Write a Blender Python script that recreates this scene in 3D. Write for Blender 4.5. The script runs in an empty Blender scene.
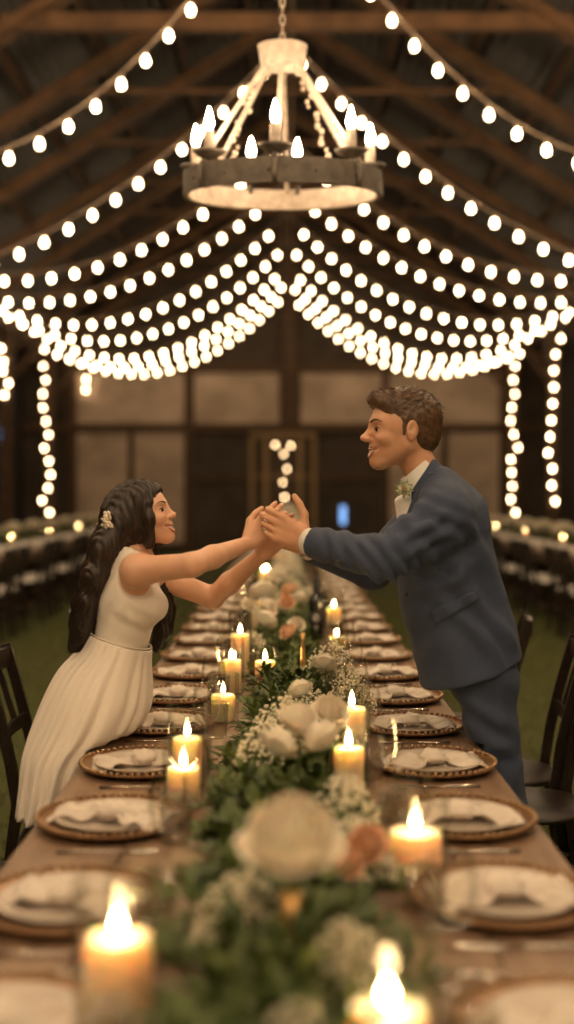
import bpy, bmesh, math, random
import numpy as np
from mathutils import Vector, Matrix, noise

S = bpy.context.scene
COL = S.collection
PI = math.pi
# ------------------------------------------------------------------ camera
F_PX, CX, CY, HOR = 1150.0, 287.0, 512.0, 493.0
CAMZ = 1.48
PITCH = math.atan((CY - HOR) / F_PX)
cd = bpy.data.cameras.new('camera')
cam = bpy.data.objects.new('camera', cd)
COL.objects.link(cam)
cam.location = (0, 0, CAMZ)
cam.rotation_euler = (PI / 2 - PITCH, 0, 0)
cd.sensor_fit = 'VERTICAL'
cd.sensor_height = 36.0
cd.sensor_width = 36.0
cd.lens = F_PX / 1024 * 36.0
cd.clip_start = 0.05
cd.clip_end = 300
cd.dof.use_dof = True
cd.dof.focus_distance = 3.52
cd.dof.aperture_fstop = 1.05
S.camera = cam
# ------------------------------------------------------------------ world, exposure
w = bpy.data.worlds.new('night')
S.world = w
w.use_nodes = True
bg = w.node_tree.nodes['Background']
bg.inputs[0].default_value = (1.0, 0.74, 0.5, 1)
bg.inputs[1].default_value = 0.25
S.view_settings.view_transform = 'Standard'
S.view_settings.look = 'None'
S.view_settings.gamma = 1
S.view_settings.exposure = 0.0
S.view_settings.use_curve_mapping = False
BULB = 30.0      # far strings
BULB_FILL = 205.0      # boosted bulbs of the unseen strings, front fill on the couple
FLAME = 110.0     # table candles
CHAND = 170.0     # chandelier lamps

def P(px, py, y):
    """photo pixel -> point at depth y (metres in front of the camera)"""
    v = Vector(((px - CX), F_PX, (CY - py)))
    c, s = math.cos(-PITCH), math.sin(-PITCH)
    v = Vector((v.x, v.y * c - v.z * s, v.y * s + v.z * c))
    t = y / v.y
    return Vector((v.x * t, y, CAMZ + v.z * t))

# ------------------------------------------------------------------ materials
MC = {}
def mat(name, col, rough=0.6, metal=0.0, col2=None, scale=8.0, bump=0.0, bscale=60.0, sss=0.0,
        sheen=0.0, spec=0.5, emit=None, estr=0.0, stretch=(1, 1, 1), coat=0.0, detail=4, trans=0.0):
    if name in MC: return MC[name]
    m = bpy.data.materials.new(name)
    m.use_nodes = True
    nt = m.node_tree
    b = nt.nodes['Principled BSDF']
    b.inputs['Base Color'].default_value = (*col, 1)
    b.inputs['Roughness'].default_value = rough
    b.inputs['Metallic'].default_value = metal
    b.inputs['Specular IOR Level'].default_value = spec
    b.inputs['Coat Weight'].default_value = coat
    if sss:
        b.inputs['Subsurface Weight'].default_value = sss
        b.inputs['Subsurface Radius'].default_value = (1.0, 0.6, 0.36) if sss == 1 else (1.0, 0.45, 0.25)
        b.inputs['Subsurface Scale'].default_value = 0.012 if sss < 1 else 0.05
    if sheen:
        b.inputs['Sheen Weight'].default_value = sheen
        b.inputs['Sheen Roughness'].default_value = 0.5
    if emit:
        b.inputs['Emission Color'].default_value = (*emit, 1)
        b.inputs['Emission Strength'].default_value = estr
    tc = nt.nodes.new('ShaderNodeTexCoord')
    mp = nt.nodes.new('ShaderNodeMapping')
    mp.inputs['Scale'].default_value = stretch
    nt.links.new(tc.outputs['Object'], mp.inputs[0])
    if col2 is not None:
        n = nt.nodes.new('ShaderNodeTexNoise')
        n.inputs['Scale'].default_value = scale
        n.inputs['Detail'].default_value = detail
        nt.links.new(mp.outputs[0], n.inputs['Vector'])
        r = nt.nodes.new('ShaderNodeValToRGB')
        r.color_ramp.elements[0].position = 0.35
        r.color_ramp.elements[1].position = 0.65
        r.color_ramp.elements[0].color = (*col, 1)
        r.color_ramp.elements[1].color = (*col2, 1)
        nt.links.new(n.outputs[0], r.inputs[0])
        nt.links.new(r.outputs[0], b.inputs['Base Color'])
    if bump:
        n2 = nt.nodes.new('ShaderNodeTexNoise')
        n2.inputs['Scale'].default_value = bscale
        n2.inputs['Detail'].default_value = 3
        nt.links.new(mp.outputs[0], n2.inputs['Vector'])
        bp = nt.nodes.new('ShaderNodeBump')
        bp.inputs['Strength'].default_value = bump
        bp.inputs['Distance'].default_value = 0.01
        nt.links.new(n2.outputs[0], bp.inputs['Height'])
        nt.links.new(bp.outputs[0], b.inputs['Normal'])
    MC[name] = m
    return m

def emitter(name, col, s):
    if name in MC: return MC[name]
    m = bpy.data.materials.new(name); m.use_nodes = True
    nt = m.node_tree; nt.nodes.clear()
    e = nt.nodes.new('ShaderNodeEmission'); o = nt.nodes.new('ShaderNodeOutputMaterial')
    e.inputs[0].default_value = (*col, 1); e.inputs[1].default_value = s
    nt.links.new(e.outputs[0], o.inputs[0])
    MC[name] = m
    return m

def glassy(name, tint=(1, 1, 1), glo=0.10):
    m = bpy.data.materials.new(name); m.use_nodes = True
    nt = m.node_tree; nt.nodes.clear()
    o = nt.nodes.new('ShaderNodeOutputMaterial')
    mx = nt.nodes.new('ShaderNodeMixShader')
    t = nt.nodes.new('ShaderNodeBsdfTransparent'); t.inputs[0].default_value = (*tint, 1)
    g = nt.nodes.new('ShaderNodeBsdfGlossy'); g.inputs['Roughness'].default_value = 0.06
    lw = nt.nodes.new('ShaderNodeLayerWeight'); lw.inputs[0].default_value = 0.25
    ma = nt.nodes.new('ShaderNodeMath'); ma.operation = 'MULTIPLY_ADD'
    ma.inputs[1].default_value = 0.35; ma.inputs[2].default_value = glo * 0.4
    nt.links.new(lw.outputs['Fresnel'], ma.inputs[0])
    nt.links.new(ma.outputs[0], mx.inputs[0])
    nt.links.new(t.outputs[0], mx.inputs[1]); nt.links.new(g.outputs[0], mx.inputs[2])
    nt.links.new(mx.outputs[0], o.inputs[0])
    return m

M_glass = glassy('clear_glass', (0.97, 0.96, 0.93))
M_bulb = emitter('bulb_glow', (1.0, 0.72, 0.42), BULB)
M_bulb_fill = emitter('fill_bulb_glow', (1.0, 0.72, 0.42), BULB_FILL)
M_bulb_dim = emitter('dim_bulb_glow', (1.0, 0.66, 0.34), 16.0)
M_flame = emitter('flame_glow', (1.0, 0.66, 0.30), FLAME)
M_lamp = emitter('lamp_glow', (1.0, 0.74, 0.45), CHAND)
M_timber = mat('timber', (0.11, 0.056, 0.026), 0.75, col2=(0.06, 0.031, 0.015), scale=5, stretch=(1, 1, 4), bump=0.3, bscale=20)
M_truss = mat('truss_timber', (0.17, 0.085, 0.037), 0.75, col2=(0.09, 0.045, 0.02), scale=4, bump=0.2, bscale=20)
M_chair = mat('dark_chair_wood', (0.012, 0.007, 0.005), 0.34, col2=(0.022, 0.012, 0.008), scale=12, stretch=(6, 6, 1))
M_wax = mat('candle_wax', (0.95, 0.78, 0.55), 0.45, sss=1.0)
M_bronze = mat('bronze_charger', (0.24, 0.125, 0.06), 0.34, metal=0.55, col2=(0.34, 0.19, 0.09), scale=40)
M_bead = mat('charger_beads', (0.42, 0.27, 0.15), 0.35, metal=0.7)
M_china = mat('china', (0.56, 0.48, 0.41), 0.22)
M_linen = mat('linen', (0.66, 0.58, 0.51), 0.85, bump=0.25, bscale=120)
M_linen_white = mat('white_linen', (0.88, 0.82, 0.75), 0.85, bump=0.25, bscale=120)
M_silver = mat('silver', (0.72, 0.66, 0.6), 0.22, metal=1.0)
M_brass = mat('brass', (0.75, 0.47, 0.2), 0.3, metal=1.0)
M_leaf = mat('leaf', (0.035, 0.068, 0.014), 0.5, col2=(0.13, 0.165, 0.04), scale=18)
M_leaf2 = mat('pale_leaf', (0.12, 0.17, 0.06), 0.55, col2=(0.24, 0.27, 0.12), scale=14)
M_stem = mat('stem', (0.12, 0.15, 0.05), 0.6)
M_petal = mat('ivory_petal', (0.95, 0.87, 0.74), 0.6, col2=(0.90, 0.79, 0.63), scale=25, sss=0.3)
M_petal2 = mat('blush_petal', (0.90, 0.62, 0.42), 0.6, col2=(0.82, 0.50, 0.32), scale=25, sss=0.3)
M_breath = mat('tiny_blossom', (0.85, 0.78, 0.62), 0.7)

# ------------------------------------------------------------------ object helpers
def link(o, parent=None):
    COL.objects.link(o)
    if parent is not None: o.parent = parent
    return o

def obj(name, geo, m, parent=None, smooth=False, loc=None, rot=None, sub=0):
    if isinstance(geo, bmesh.types.BMesh):
        me = bpy.data.meshes.new(name)
        bmesh.ops.recalc_face_normals(geo, faces=geo.faces)
        geo.to_mesh(me); geo.free()
    else:
        me = geo
    if m is not None and len(me.materials) == 0: me.materials.append(m)
    if smooth and len(me.polygons):
        me.polygons.foreach_set('use_smooth', [True] * len(me.polygons))
    o = bpy.data.objects.new(name, me)
    link(o, parent)
    if loc is not None: o.location = loc
    if rot is not None: o.rotation_euler = rot
    if sub:
        md = o.modifiers.new('sub', 'SUBSURF'); md.levels = sub; md.render_levels = sub
    return o

def tag(o, label, cat, group=None, kind=None):
    o['label'] = label; o['category'] = cat
    if group: o['group'] = group
    if kind: o['kind'] = kind
    return o

def struct(o):
    o['kind'] = 'structure'; return o

def thing(name, label, cat, loc=(0, 0, 0), rz=0, group=None):
    o = bpy.data.objects.new(name, None); COL.objects.link(o)
    o.empty_display_size = 0.05
    o.location = loc; o.rotation_euler = (0, 0, rz)
    return tag(o, label, cat, group)

CHILDREN = {}
def kids(o):
    return [c for c in bpy.data.objects if c.parent == o]
def dup(root, loc, rz=None, label=None, group=None, scale=None):
    key = root.name
    if key not in CHILDREN:
        CHILDREN[key] = [(c, kids(c)) for c in kids(root)]
    r = root.copy(); COL.objects.link(r); r.location = loc
    if rz is not None: r.rotation_euler = (0, 0, rz)
    if scale is not None: r.scale = scale if hasattr(scale, '__len__') else (scale,) * 3
    if label: r['label'] = label
    if group: r['group'] = group
    for c, gs in CHILDREN[key]:
        d = c.copy(); COL.objects.link(d); d.parent = r
        for g in gs:
            e = g.copy(); COL.objects.link(e); e.parent = d
    return r

class Row:
    """first placement moves the prototype, later ones copy it"""
    def __init__(s, proto): s.p = proto; s.used = False
    def put(s, loc, rz=0, label=None, group=None, scale=None):
        if s.used: return dup(s.p, loc, rz, label, group, scale)
        # keep a copyable original: place it
        s.used = True
        o = s.p; o.location = loc; o.rotation_euler = (0, 0, rz)
        if scale is not None: o.scale = (scale,) * 3 if not hasattr(scale, '__len__') else scale
        if label: o['label'] = label
        if group: o['group'] = group
        return o

ONES = ['', 'first', 'second', 'third', 'fourth', 'fifth', 'sixth', 'seventh', 'eighth', 'ninth', 'tenth', 'eleventh',
        'twelfth', 'thirteenth', 'fourteenth', 'fifteenth', 'sixteenth', 'seventeenth', 'eighteenth', 'nineteenth']
TENS = {2: 'twent', 3: 'thirt', 4: 'fort', 5: 'fift', 6: 'sixt'}
def ordn(n):
    if n < 20: return ONES[n]
    t, u = divmod(n, 10)
    return TENS[t] + ('ieth' if u == 0 else 'y-' + ONES[u])

# ------------------------------------------------------------------ mesh helpers
def BM(): return bmesh.new()
def box(bm, c, s, R=None):
    vs = []
    for dx in (-.5, .5):
        for dy in (-.5, .5):
            for dz in (-.5, .5):
                v = Vector((dx * s[0], dy * s[1], dz * s[2]))
                if R is not None: v = R @ v
                vs.append(bm.verts.new(v + Vector(c)))
    for f in ((0, 1, 3, 2), (4, 6, 7, 5), (0, 4, 5, 1), (2, 3, 7, 6), (0, 2, 6, 4), (1, 5, 7, 3)):
        bm.faces.new([vs[i] for i in f])
    return bm
def beam(bm, a, b, wd, ht, up=(0, 0, 1)):
    a = Vector(a); b = Vector(b); d = (b - a); L = d.length; d.normalize()
    s = d.cross(Vector(up))
    if s.length < 1e-4: s = Vector((1, 0, 0))
    s.normalize(); u = s.cross(d)
    R = Matrix((s, d, u)).transposed()
    return box(bm, (a + b) / 2, (wd, L, ht), R)
def frame_at(pts, i):
    n = len(pts)
    t = (pts[min(i + 1, n - 1)] - pts[max(i - 1, 0)])
    if t.length < 1e-9: t = Vector((0, 0, 1))
    return t.normalized()
def tube(bm, pts, rad, n=8, caps=True, flat=1.0):
    pts = [Vector(p) for p in pts]
    if not hasattr(rad, '__len__'): rad = [rad] * len(pts)
    rings = []; ref = None
    for i, p in enumerate(pts):
        t = frame_at(pts, i)
        if ref is None:
            ref = Vector((0, 0, 1)) if abs(t.z) < 0.9 else Vector((1, 0, 0))
        s = t.cross(ref)
        if s.length < 1e-5: s = t.cross(Vector((0, 1, 0.1)))
        s.normalize(); u = s.cross(t).normalized(); ref = u
        rings.append([bm.verts.new(p + rad[i] * (math.cos(2 * PI * k / n) * s + flat * math.sin(2 * PI * k / n) * u)) for k in range(n)])
    for a, b in zip(rings[:-1], rings[1:]):
        for k in range(n):
            bm.faces.new((a[k], a[(k + 1) % n], b[(k + 1) % n], b[k]))
    if caps:
        bm.faces.new(rings[0]); bm.faces.new(rings[-1][::-1])
    return bm
def lathe(bm, prof, n=24, c=(0, 0, 0), closed=False):
    c = Vector(c); rings = []
    for r, z in prof:
        if r < 1e-6: rings.append([bm.verts.new(c + Vector((0, 0, z)))])
        else: rings.append([bm.verts.new(c + Vector((r * math.cos(2 * PI * k / n), r * math.sin(2 * PI * k / n), z))) for k in range(n)])
    prs = list(zip(rings[:-1], rings[1:]))
    if closed: prs.append((rings[-1], rings[0]))
    for a, b in prs:
        for k in range(n):
            k2 = (k + 1) % n
            if len(a) == 1 and len(b) == 1: continue
            if len(a) == 1: bm.faces.new((a[0], b[k2], b[k]))
            elif len(b) == 1: bm.faces.new((a[k], a[k2], b[0]))
            else: bm.faces.new((a[k], a[k2], b[k2], b[k]))
    return bm
def ball(bm, c, r, seg=8, rings=6, sc=(1, 1, 1)):
    mt = Matrix.Translation(Vector(c)) @ Matrix.Diagonal((r * sc[0], r * sc[1], r * sc[2], 1))
    bmesh.ops.create_uvsphere(bm, u_segments=seg, v_segments=rings, radius=1, matrix=mt)
    return bm
# ================================================================== THE BARN
EAVE, PITCHR, HALF = 4.95, 0.62, 6.2
RIDGE = EAVE + HALF * PITCHR
Y0, Y1 = -6.0, 29.2
# lawn
bm = BM()
v = [bm.verts.new(p) for p in ((-14, -9, 0), (14, -9, 0), (14, 36, 0), (-14, 36, 0))]
bm.faces.new(v)
M_grass = mat('lawn', (0.065, 0.078, 0.018), 0.9, col2=(0.14, 0.145, 0.04), scale=90, bump=1.0, bscale=260, detail=8)
struct(obj('floor', bm, M_grass))
# grass blades, along both aisles
rg = random.Random(5)
bm = BM()
for i in range(26000):
    y = 3.0 + 13 * rg.random() ** 1.6
    sgn = rg.choice((-1, 1))
    x = sgn * (0.5 + 2.4 * rg.random())
    h = rg.uniform(.02, .05); a = rg.random() * PI; wd = rg.uniform(.002, .005) * (1 + y / 8)
    dx, dy = math.cos(a) * wd, math.sin(a) * wd
    lx, ly = rg.uniform(-.02, .02), rg.uniform(-.02, .02)
    bm.faces.new((bm.verts.new((x - dx, y - dy, 0)), bm.verts.new((x + dx, y + dy, 0)), bm.verts.new((x + lx, y + ly, h))))
go = obj('grass', bm, mat('grass_blade', (0.09, 0.105, 0.022), 0.7, col2=(0.19, 0.19, 0.055), scale=30))
tag(go, 'short green lawn grass growing along the aisles beside the long table', 'grass', kind='stuff')

# roof skins: ribbed metal
M_roof = mat('roof_metal', (0.014, 0.010, 0.008), 0.5, metal=0.3, col2=(0.030, 0.021, 0.016), scale=3)
bm = BM()
for sgn in (-1, 1):
    n = 48; prev = None
    for i in range(n * 2 + 1):
        t = i / (n * 2)
        x = sgn * (HALF + .5) * t
        z = RIDGE + .12 - abs(x) * PITCHR + (0.035 if i % 2 else 0.0)
        a = bm.verts.new((x, Y0, z)); b = bm.verts.new((x, Y1 + .6, z))
        c = bm.verts.new((x, Y0, z + .03)); d = bm.verts.new((x, Y1 + .6, z + .03))
        if prev:
            bm.faces.new((prev[0], prev[1], b, a)); bm.faces.new((prev[2], c, d, prev[3]))
        prev = (a, b, c, d)
struct(obj('ceiling', bm, M_roof))
# purlins
bm = BM()
for sgn in (-1, 1):
    x = 0.55
    while x < HALF:
        z = RIDGE - x * PITCHR
        beam(bm, (sgn * x, Y0, z), (sgn * x, Y1, z), .07, .13)
        x += 0.95
beam(bm, (0, Y0, RIDGE - .05), (0, Y1, RIDGE - .05), .1, .26)
struct(obj('trim_1', bm, M_timber))
# trusses
TR = [-4.6, -2.4, -0.2, 2.0, 4.1, 6.3, 8.4, 10.6, 12.9, 15.1, 17.3, 19.5, 21.6, 23.8, 25.8, 27.8]
XL, XR = -5.8, 5.5
CZ = 6.62
for i, d in enumerate(TR):
    bm = BM()
    for sgn in (-1, 1):
        beam(bm, (0, d, RIDGE - .22), (sgn * HALF, d, EAVE - .22), .13, .26, up=(0, 1, 0))
    hw = (RIDGE - .2 - CZ) / PITCHR
    th_ = (.12, .18) if d == 12.9 else (.05, .06)
    beam(bm, (-hw, d, CZ + .1), (hw, d, CZ + .1), *th_)
    struct(obj('trim_%d' % (i + 2), bm, M_truss))
ti = len(TR) + 2
# eave plates and posts
POSTS = [2.0, 6.3, 10.6, 15.1, 19.5, 23.8, 28.0]
for X in (XL, XR):
    for d in POSTS:
        bm = BM()
        box(bm, (X, d, 2.65), (.2, .2, 5.3))
        s = 1 if X > 0 else -1
        beam(bm, (X, d, 3.7), (X - s * 1.0, d, 5.0), .1, .14, up=(0, 1, 0))
        beam(bm, (X, d, 3.9), (X, d + .9, 4.9), .1, .12, up=(1, 0, 0))
        box(bm, (X, d, .1), (.28, .28, .2))
        struct(obj('trim_%d' % ti, bm, M_timber)); ti += 1
    bm = BM()
    beam(bm, (X, Y0, 5.0), (X, Y1, 5.0), .2, .26)
    struct(obj('trim_%d' % ti, bm, M_timber)); ti += 1
# side walls: dark vertical boards beyond the posts
M_board = mat('dark_boards', (0.015, 0.011, 0.009), 0.85, col2=(0.030, 0.021, 0.016), scale=3, stretch=(3, 3, .3))
for nm, X in (('wall_left', -6.7), ('wall_right', 6.7)):
    bm = BM()
    y = Y0; k = 0
    while y < Y1 + .3:
        box(bm, (X + (0.03 if k % 2 else 0) * (-1 if X > 0 else 1), y + .2, 2.4), (.06, .385, 4.8)); y += .4; k += 1
    box(bm, (X * 1.01, (Y0 + Y1) / 2, 2.45), (.05, Y1 - Y0 + .8, 4.9))
    struct(obj(nm, bm, M_board))

# ---- back wall with translucent panels, a timber frame and the open doorway
YB = 29.0
M_panel = mat('wall_panel', (0.62, 0.47, 0.36), 0.8, col2=(0.42, 0.315, 0.235), scale=1.3, detail=2)
M_dark = mat('dark_panel', (0.05, 0.034, 0.023), 0.8, col2=(0.085, 0.058, 0.04), scale=1.5)  # mottled dark brown of the wall around the panels
def bx(px): return (px - CX) / F_PX * YB
def bz(py): return CAMZ + (HOR - py) / F_PX * YB
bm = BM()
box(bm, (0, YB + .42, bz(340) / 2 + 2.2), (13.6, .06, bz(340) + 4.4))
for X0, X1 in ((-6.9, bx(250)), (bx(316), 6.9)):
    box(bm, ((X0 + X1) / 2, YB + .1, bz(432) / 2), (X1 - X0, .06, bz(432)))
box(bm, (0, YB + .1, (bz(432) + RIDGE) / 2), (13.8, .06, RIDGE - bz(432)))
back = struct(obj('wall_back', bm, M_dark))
def panel(x0, x1, y0, y1, m, nm):
    b = BM(); box(b, ((bx(x0) + bx(x1)) / 2, YB - .0, (bz(y0) + bz(y1)) / 2), (bx(x1) - bx(x0), .06, bz(y0) - bz(y1)))
    return struct(obj(nm, b, m))
wn = 1
for x0, x1, y0, y1, m in ((76, 186, 372, 425, M_panel), (193, 281, 372, 425, M_panel), (299, 383, 372, 425, M_panel), (387, 500, 372, 425, M_panel),
                          (76, 130, 431, 545, M_panel), (133, 186, 431, 545, M_panel), (387, 442, 431, 545, M_panel), (446, 500, 431, 545, M_panel)):
    o = panel(x0, x1, y0, y1, m, 'window_%d' % wn); wn += 1
    b = BM()
    xa, xb, za, zb = bx(x0), bx(x1), bz(y1), bz(y0)
    za, zb = min(za, zb), max(za, zb)
    for (p, q) in (((xa, za), (xb, za)), ((xa, zb), (xb, zb)), ((xa, za), (xa, zb)), ((xb, za), (xb, zb))):
        beam(b, (p[0], YB - .06, p[1]), (q[0], YB - .06, q[1]), .07, .07, up=(0, 1, 0))
    obj('window_frame', b, M_timber, o)
bm = BM()
for px in (72, 189.5, 290, 385, 503):
    box(bm, (bx(px), YB - .12, 3.1), (.3 if px == 290 else .16, .2, 6.2 if px != 290 else 8.4) if px != 290 else (.34, .22, 0.01))
box(bm, (bx(290), YB - .13, (bz(430) + RIDGE) / 2), (.34, .22, RIDGE - bz(430)))
for py in (368, 428):
    box(bm, (0, YB - .1, bz(py)), (13.4, .18, .2))
box(bm, (bx(218), YB - .05, bz(478)), (1.5, .1, .12)); box(bm, (bx(350), YB - .05, bz(478)), (1.5, .1, .12))
struct(obj('trim_%d' % ti, bm, M_timber)); ti += 1
# doorway
dr = BM()
for px in (252, 266, 300, 314):
    box(dr, (bx(px), YB - .08, bz(435) / 2), (.12, .14, bz(435)))
box(dr, (bx(283), YB - .08, bz(435)), (1.7, .14, .14))
for z in (.95, 1.9): box(dr, (bx(283), YB - .03, z), (1.6, .05, .05))
struct(obj('door_1', dr, mat('door_frame', (0.30, 0.19, 0.09), 0.7)))

# ================================================================== STRING LIGHTS
bulb_me = bpy.data.meshes.new('bulb')
b = BM()
lathe(b, [(0, -.050), (.017, -.046), (.027, -.032), (.030, -.015), (.027, .004), (.020, .024), (.013, .036), (0, .038)], 10)
bmesh.ops.recalc_face_normals(b, faces=b.faces); b.to_mesh(bulb_me); b.free()
bulb_me.materials.append(M_bulb)
for p in bulb_me.polygons: p.use_smooth = True
bulb_fill = bulb_me.copy(); bulb_fill.materials[0] = M_bulb_fill
bulb_dim = bulb_me.copy(); bulb_dim.materials[0] = M_bulb_dim
M_cable = mat('light_cable', (0.30, 0.22, 0.16), 0.6)
M_sock = mat('bulb_socket', (0.10, 0.07, 0.05), 0.5)

def fit3(pts, d):
    A = []; B = []
    for px, py in pts:
        p = P(px, py, d); x = abs(p.x); A.append([1, x, x * x]); B.append(p.z)
    return np.linalg.solve(np.array(A), np.array(B))
STR = [
    (10.6, [(190, 0), (100, 92), (15, 145)]),
    (12.9, [(284, 42), (185, 138), (20, 245)]),
    (15.1, [(272, 150), (198, 210), (40, 272)]),
    (17.3, [(248, 213), (180, 257), (45, 296)]),
    (19.5, [(240, 255), (180, 294), (68, 319)]),
    (21.6, [(271, 256), (200, 309), (103, 336)]),
    (23.8, [(271, 278), (197, 335), (105, 353)]),
    (25.8, [(275, 289), (201, 343), (120, 363)]),
    (27.6, [(279, 297), (203, 354), (140, 370)]),
]
def light_string(pts, label, first=0.1, step=0.31, droop=.05, group='festoon strings under the roof', drop=False, bme=None):
    """pts: polyline of the cable"""
    t = thing('string_light', label, 'string lights', pts[0], group=group)
    o = Vector(pts[0])
    loc = [Vector(p) - o for p in pts]
    b = BM(); tube(b, loc, .011, 5)
    acc = -first; bulbs = []
    for a, c in zip(loc[:-1], loc[1:]):
        L = (c - a).length; s = -acc if acc < 0 else 0
        pos = 0.0
        while acc + (L - pos) >= 0 and (0 - acc) + pos <= L:
            pos = pos - acc; acc = -step
            bulbs.append(a.lerp(c, pos / L))
        acc += L - pos
    for q in bulbs:
        lathe(b, [(0, -.055), (.016, -.055), (.016, .004), (0, .006)], 6, c=q)
    obj('cable', b, M_cable, t)
    if drop:
        b = BM(); tube(b, [loc[0], loc[0] + Vector((0, 0, RIDGE - .25 - o.z))], .006, 5); obj('drop_cord', b, M_cable, t)
    for q in bulbs:
        u = bpy.data.objects.new('bulb', bme or bulb_me); link(u, t); u.location = q + Vector((0, 0, -.06 - droop * .7))
    return t
def swag(z0, a, c, d, side, X):
    pts = []
    n = 26
    for i in range(n + 1):
        x = .07 + (abs(X) - .32) * i / n
        pts.append((math.copysign(x, side), d, z0 + a * x + c * x * x))
    return pts
rk = 0
generic = None
for d, pts in STR:
    z0, a, c = fit3(pts, d)
    rk += 1
    for side, X, sn in ((-1, XL, 'left'), (1, XR, 'right')):
        poly = swag(z0, a, c, d, side, X)
        poly.append((X - side * .13, d, min(poly[-1][2] + .05, 5.3)))
        light_string(poly, 'festoon string swagging %s from the ridge, %s from the front in view' % (sn, ordn(rk)), first=.05 + (.117 * rk * (1.3 if side > 0 else 1) + (.09 if side > 0 else 0)) % .30, drop=True)
for d in (8.4, 6.3, 4.1, 2.0, -0.2, -2.4, -4.6):  # out-of-view rows, added with extra-bright bulbs to light the couple
    z0, a, c = 7.3, -1.55, .24
    if d == 8.4: z0 = 7.75
    for side, X, sn in ((-1, XL, 'left'), (1, XR, 'right')):
        light_string(swag(z0, a, c, d, side, X), 'unseen boosted festoon string, %s half, %s' % (sn, {8.4: 'just out of the top of the photo', 6.3: 'over the chandelier', 4.1: 'above the couple', 2.0: 'over the nearest candles', -0.2: 'above the viewer', -2.4: 'behind the viewer', -4.6: 'farthest behind the viewer'}[d]), first=.2, drop=True, bme=bulb_fill)
# strings wound round the rear posts
def post_string(X, d, label, z0, z1, step=.34, sw=.15):
    rp = random.Random(int(d * 10 + X)); pts = []
    n = 9
    for i in range(n + 1):
        t = i / n
        pts.append((X + rp.uniform(-sw, sw), d - .13, z0 + (z1 - z0) * t))
    return light_string(pts, label, first=.05, step=step, group='bulb strings hung down the posts')
post_string(XL, 28.0, 'bulb string hung down the rear left timber post', 4.7, 1.0)
post_string(XR, 28.0, 'bulb string hung down the rear right timber post', 4.7, 1.1)
post_string(XR, 23.8, 'bulb string hung down the post second from the rear on the right', 4.8, 1.3)
post_string(XL, 23.8, 'bulb string hung down the left post second from the rear', 4.6, 3.4)
light_string([P(86, 362, 28.85), P(86, 378, 28.85), P(85, 394, 28.85)], 'short bulb string hanging on the back wall left of the panels', .05, .27, group='bulb strings hung down the posts')
light_string([P(272, 440, 28.8), P(283, 443, 28.8), P(294, 441, 28.8)], 'short bulb string across the top of the rear doorway', .08, .40, group='bulb strings in the rear doorway', bme=bulb_dim)
light_string([P(281, 437, 28.86), P(287, 465, 28.75), P(282, 480, 28.6), P(286, 500, 28.6)], 'bulb string hanging down inside the rear doorway', .34, .38, group='bulb strings in the rear doorway', bme=bulb_dim)
# two small blue-lit panels
for px, py, yy, wx, hz, lb in ((343, 515, 27.0, .12, .42, 'narrow upright blue lit display near the back wall right of the doorway'), (4, 434, 24.6, .16, .28, 'small blue lit display by the left wall')):
    q = P(px, py, yy)
    t = thing('lit_display', lb, 'display', (q.x, q.y, 0))
    b = BM(); box(b, (0, .03, q.z), (wx + .06, .05, hz + .06)); box(b, (0, .05, q.z / 2), (.05, .05, q.z)); box(b, (0, .05, .02), (.3, .3, .04))
    obj('stand', b, M_sock, t)
    b = BM(); box(b, (0, 0, q.z), (wx, .012, hz))
    obj('screen', b, emitter('blue_screen', (.25, .5, 1.0), 1.6), t)

# ================================================================== CHANDELIER
CHY = 5.2
cc = P(282.5, 186, CHY)
chd = thing('chandelier', 'round iron and whitewashed wood chandelier with candle lamps hanging over the table', 'chandelier', cc)
chd.rotation_euler = (math.radians(6.0), 0, 0)
M_iron = mat('chandelier_iron', (0.11, 0.09, 0.072), 0.5, metal=0.2, col2=(0.20, 0.165, 0.135), scale=14)
M_white = mat('whitewash', (0.78, 0.66, 0.56), 0.7, col2=(0.58, 0.46, 0.38), scale=26)
RR = .438
b = BM(); lathe(b, [(RR, -.052), (RR + .008, -.052), (RR + .008, .052), (RR, .052)], 96, closed=True)
obj('ring_band', b, M_iron, chd, smooth=False)
b = BM(); lathe(b, [(RR - .016, -.046), (RR - .001, -.046), (RR - .001, .046), (RR - .016, .046)], 96, closed=True)
obj('ring_liner', b, M_white, chd)
b = BM()
for k in range(14):
    a = 2 * PI * k / 14 + .1
    ball(b, ((RR + .009) * math.cos(a), (RR + .009) * math.sin(a), .0), .009, 6, 4)
obj('rivets', b, M_iron, chd)
hubz = (186 - 64) * CHY / F_PX
b = BM(); lathe(b, [(0, -.045), (.085, -.045), (.098, -.03), (.108, .04), (.112, .052), (.104, .056), (0, .052)], 32, c=(0, 0, hubz))
obj('hub', b, M_white, chd, smooth=False)
for k in range(6):
    a = 2 * PI * (k + .45) / 6
    b = BM(); tube(b, [(.08 * math.cos(a), .08 * math.sin(a), hubz - .03), (RR * .97 * math.cos(a), RR * .97 * math.sin(a), .03)], .0115, 8)
    ball(b, (.08 * math.cos(a), .08 * math.sin(a), hubz - .05), .018, 8, 6)
    obj('rod', b, M_white, chd)
b = BM()
zz = hubz + .05; i = 0
while zz < hubz + 1.55:
    pts = []
    for k in range(13):
        an = 2 * PI * k / 12
        x = .011 * math.cos(an); z = .024 * math.sin(an)
        pts.append((x, 0, zz + z) if i % 2 else (0, x, zz + z))
    tube(b, pts, .0035, 6, caps=False); zz += .038; i += 1
obj('chain', b, M_white, chd)
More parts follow.
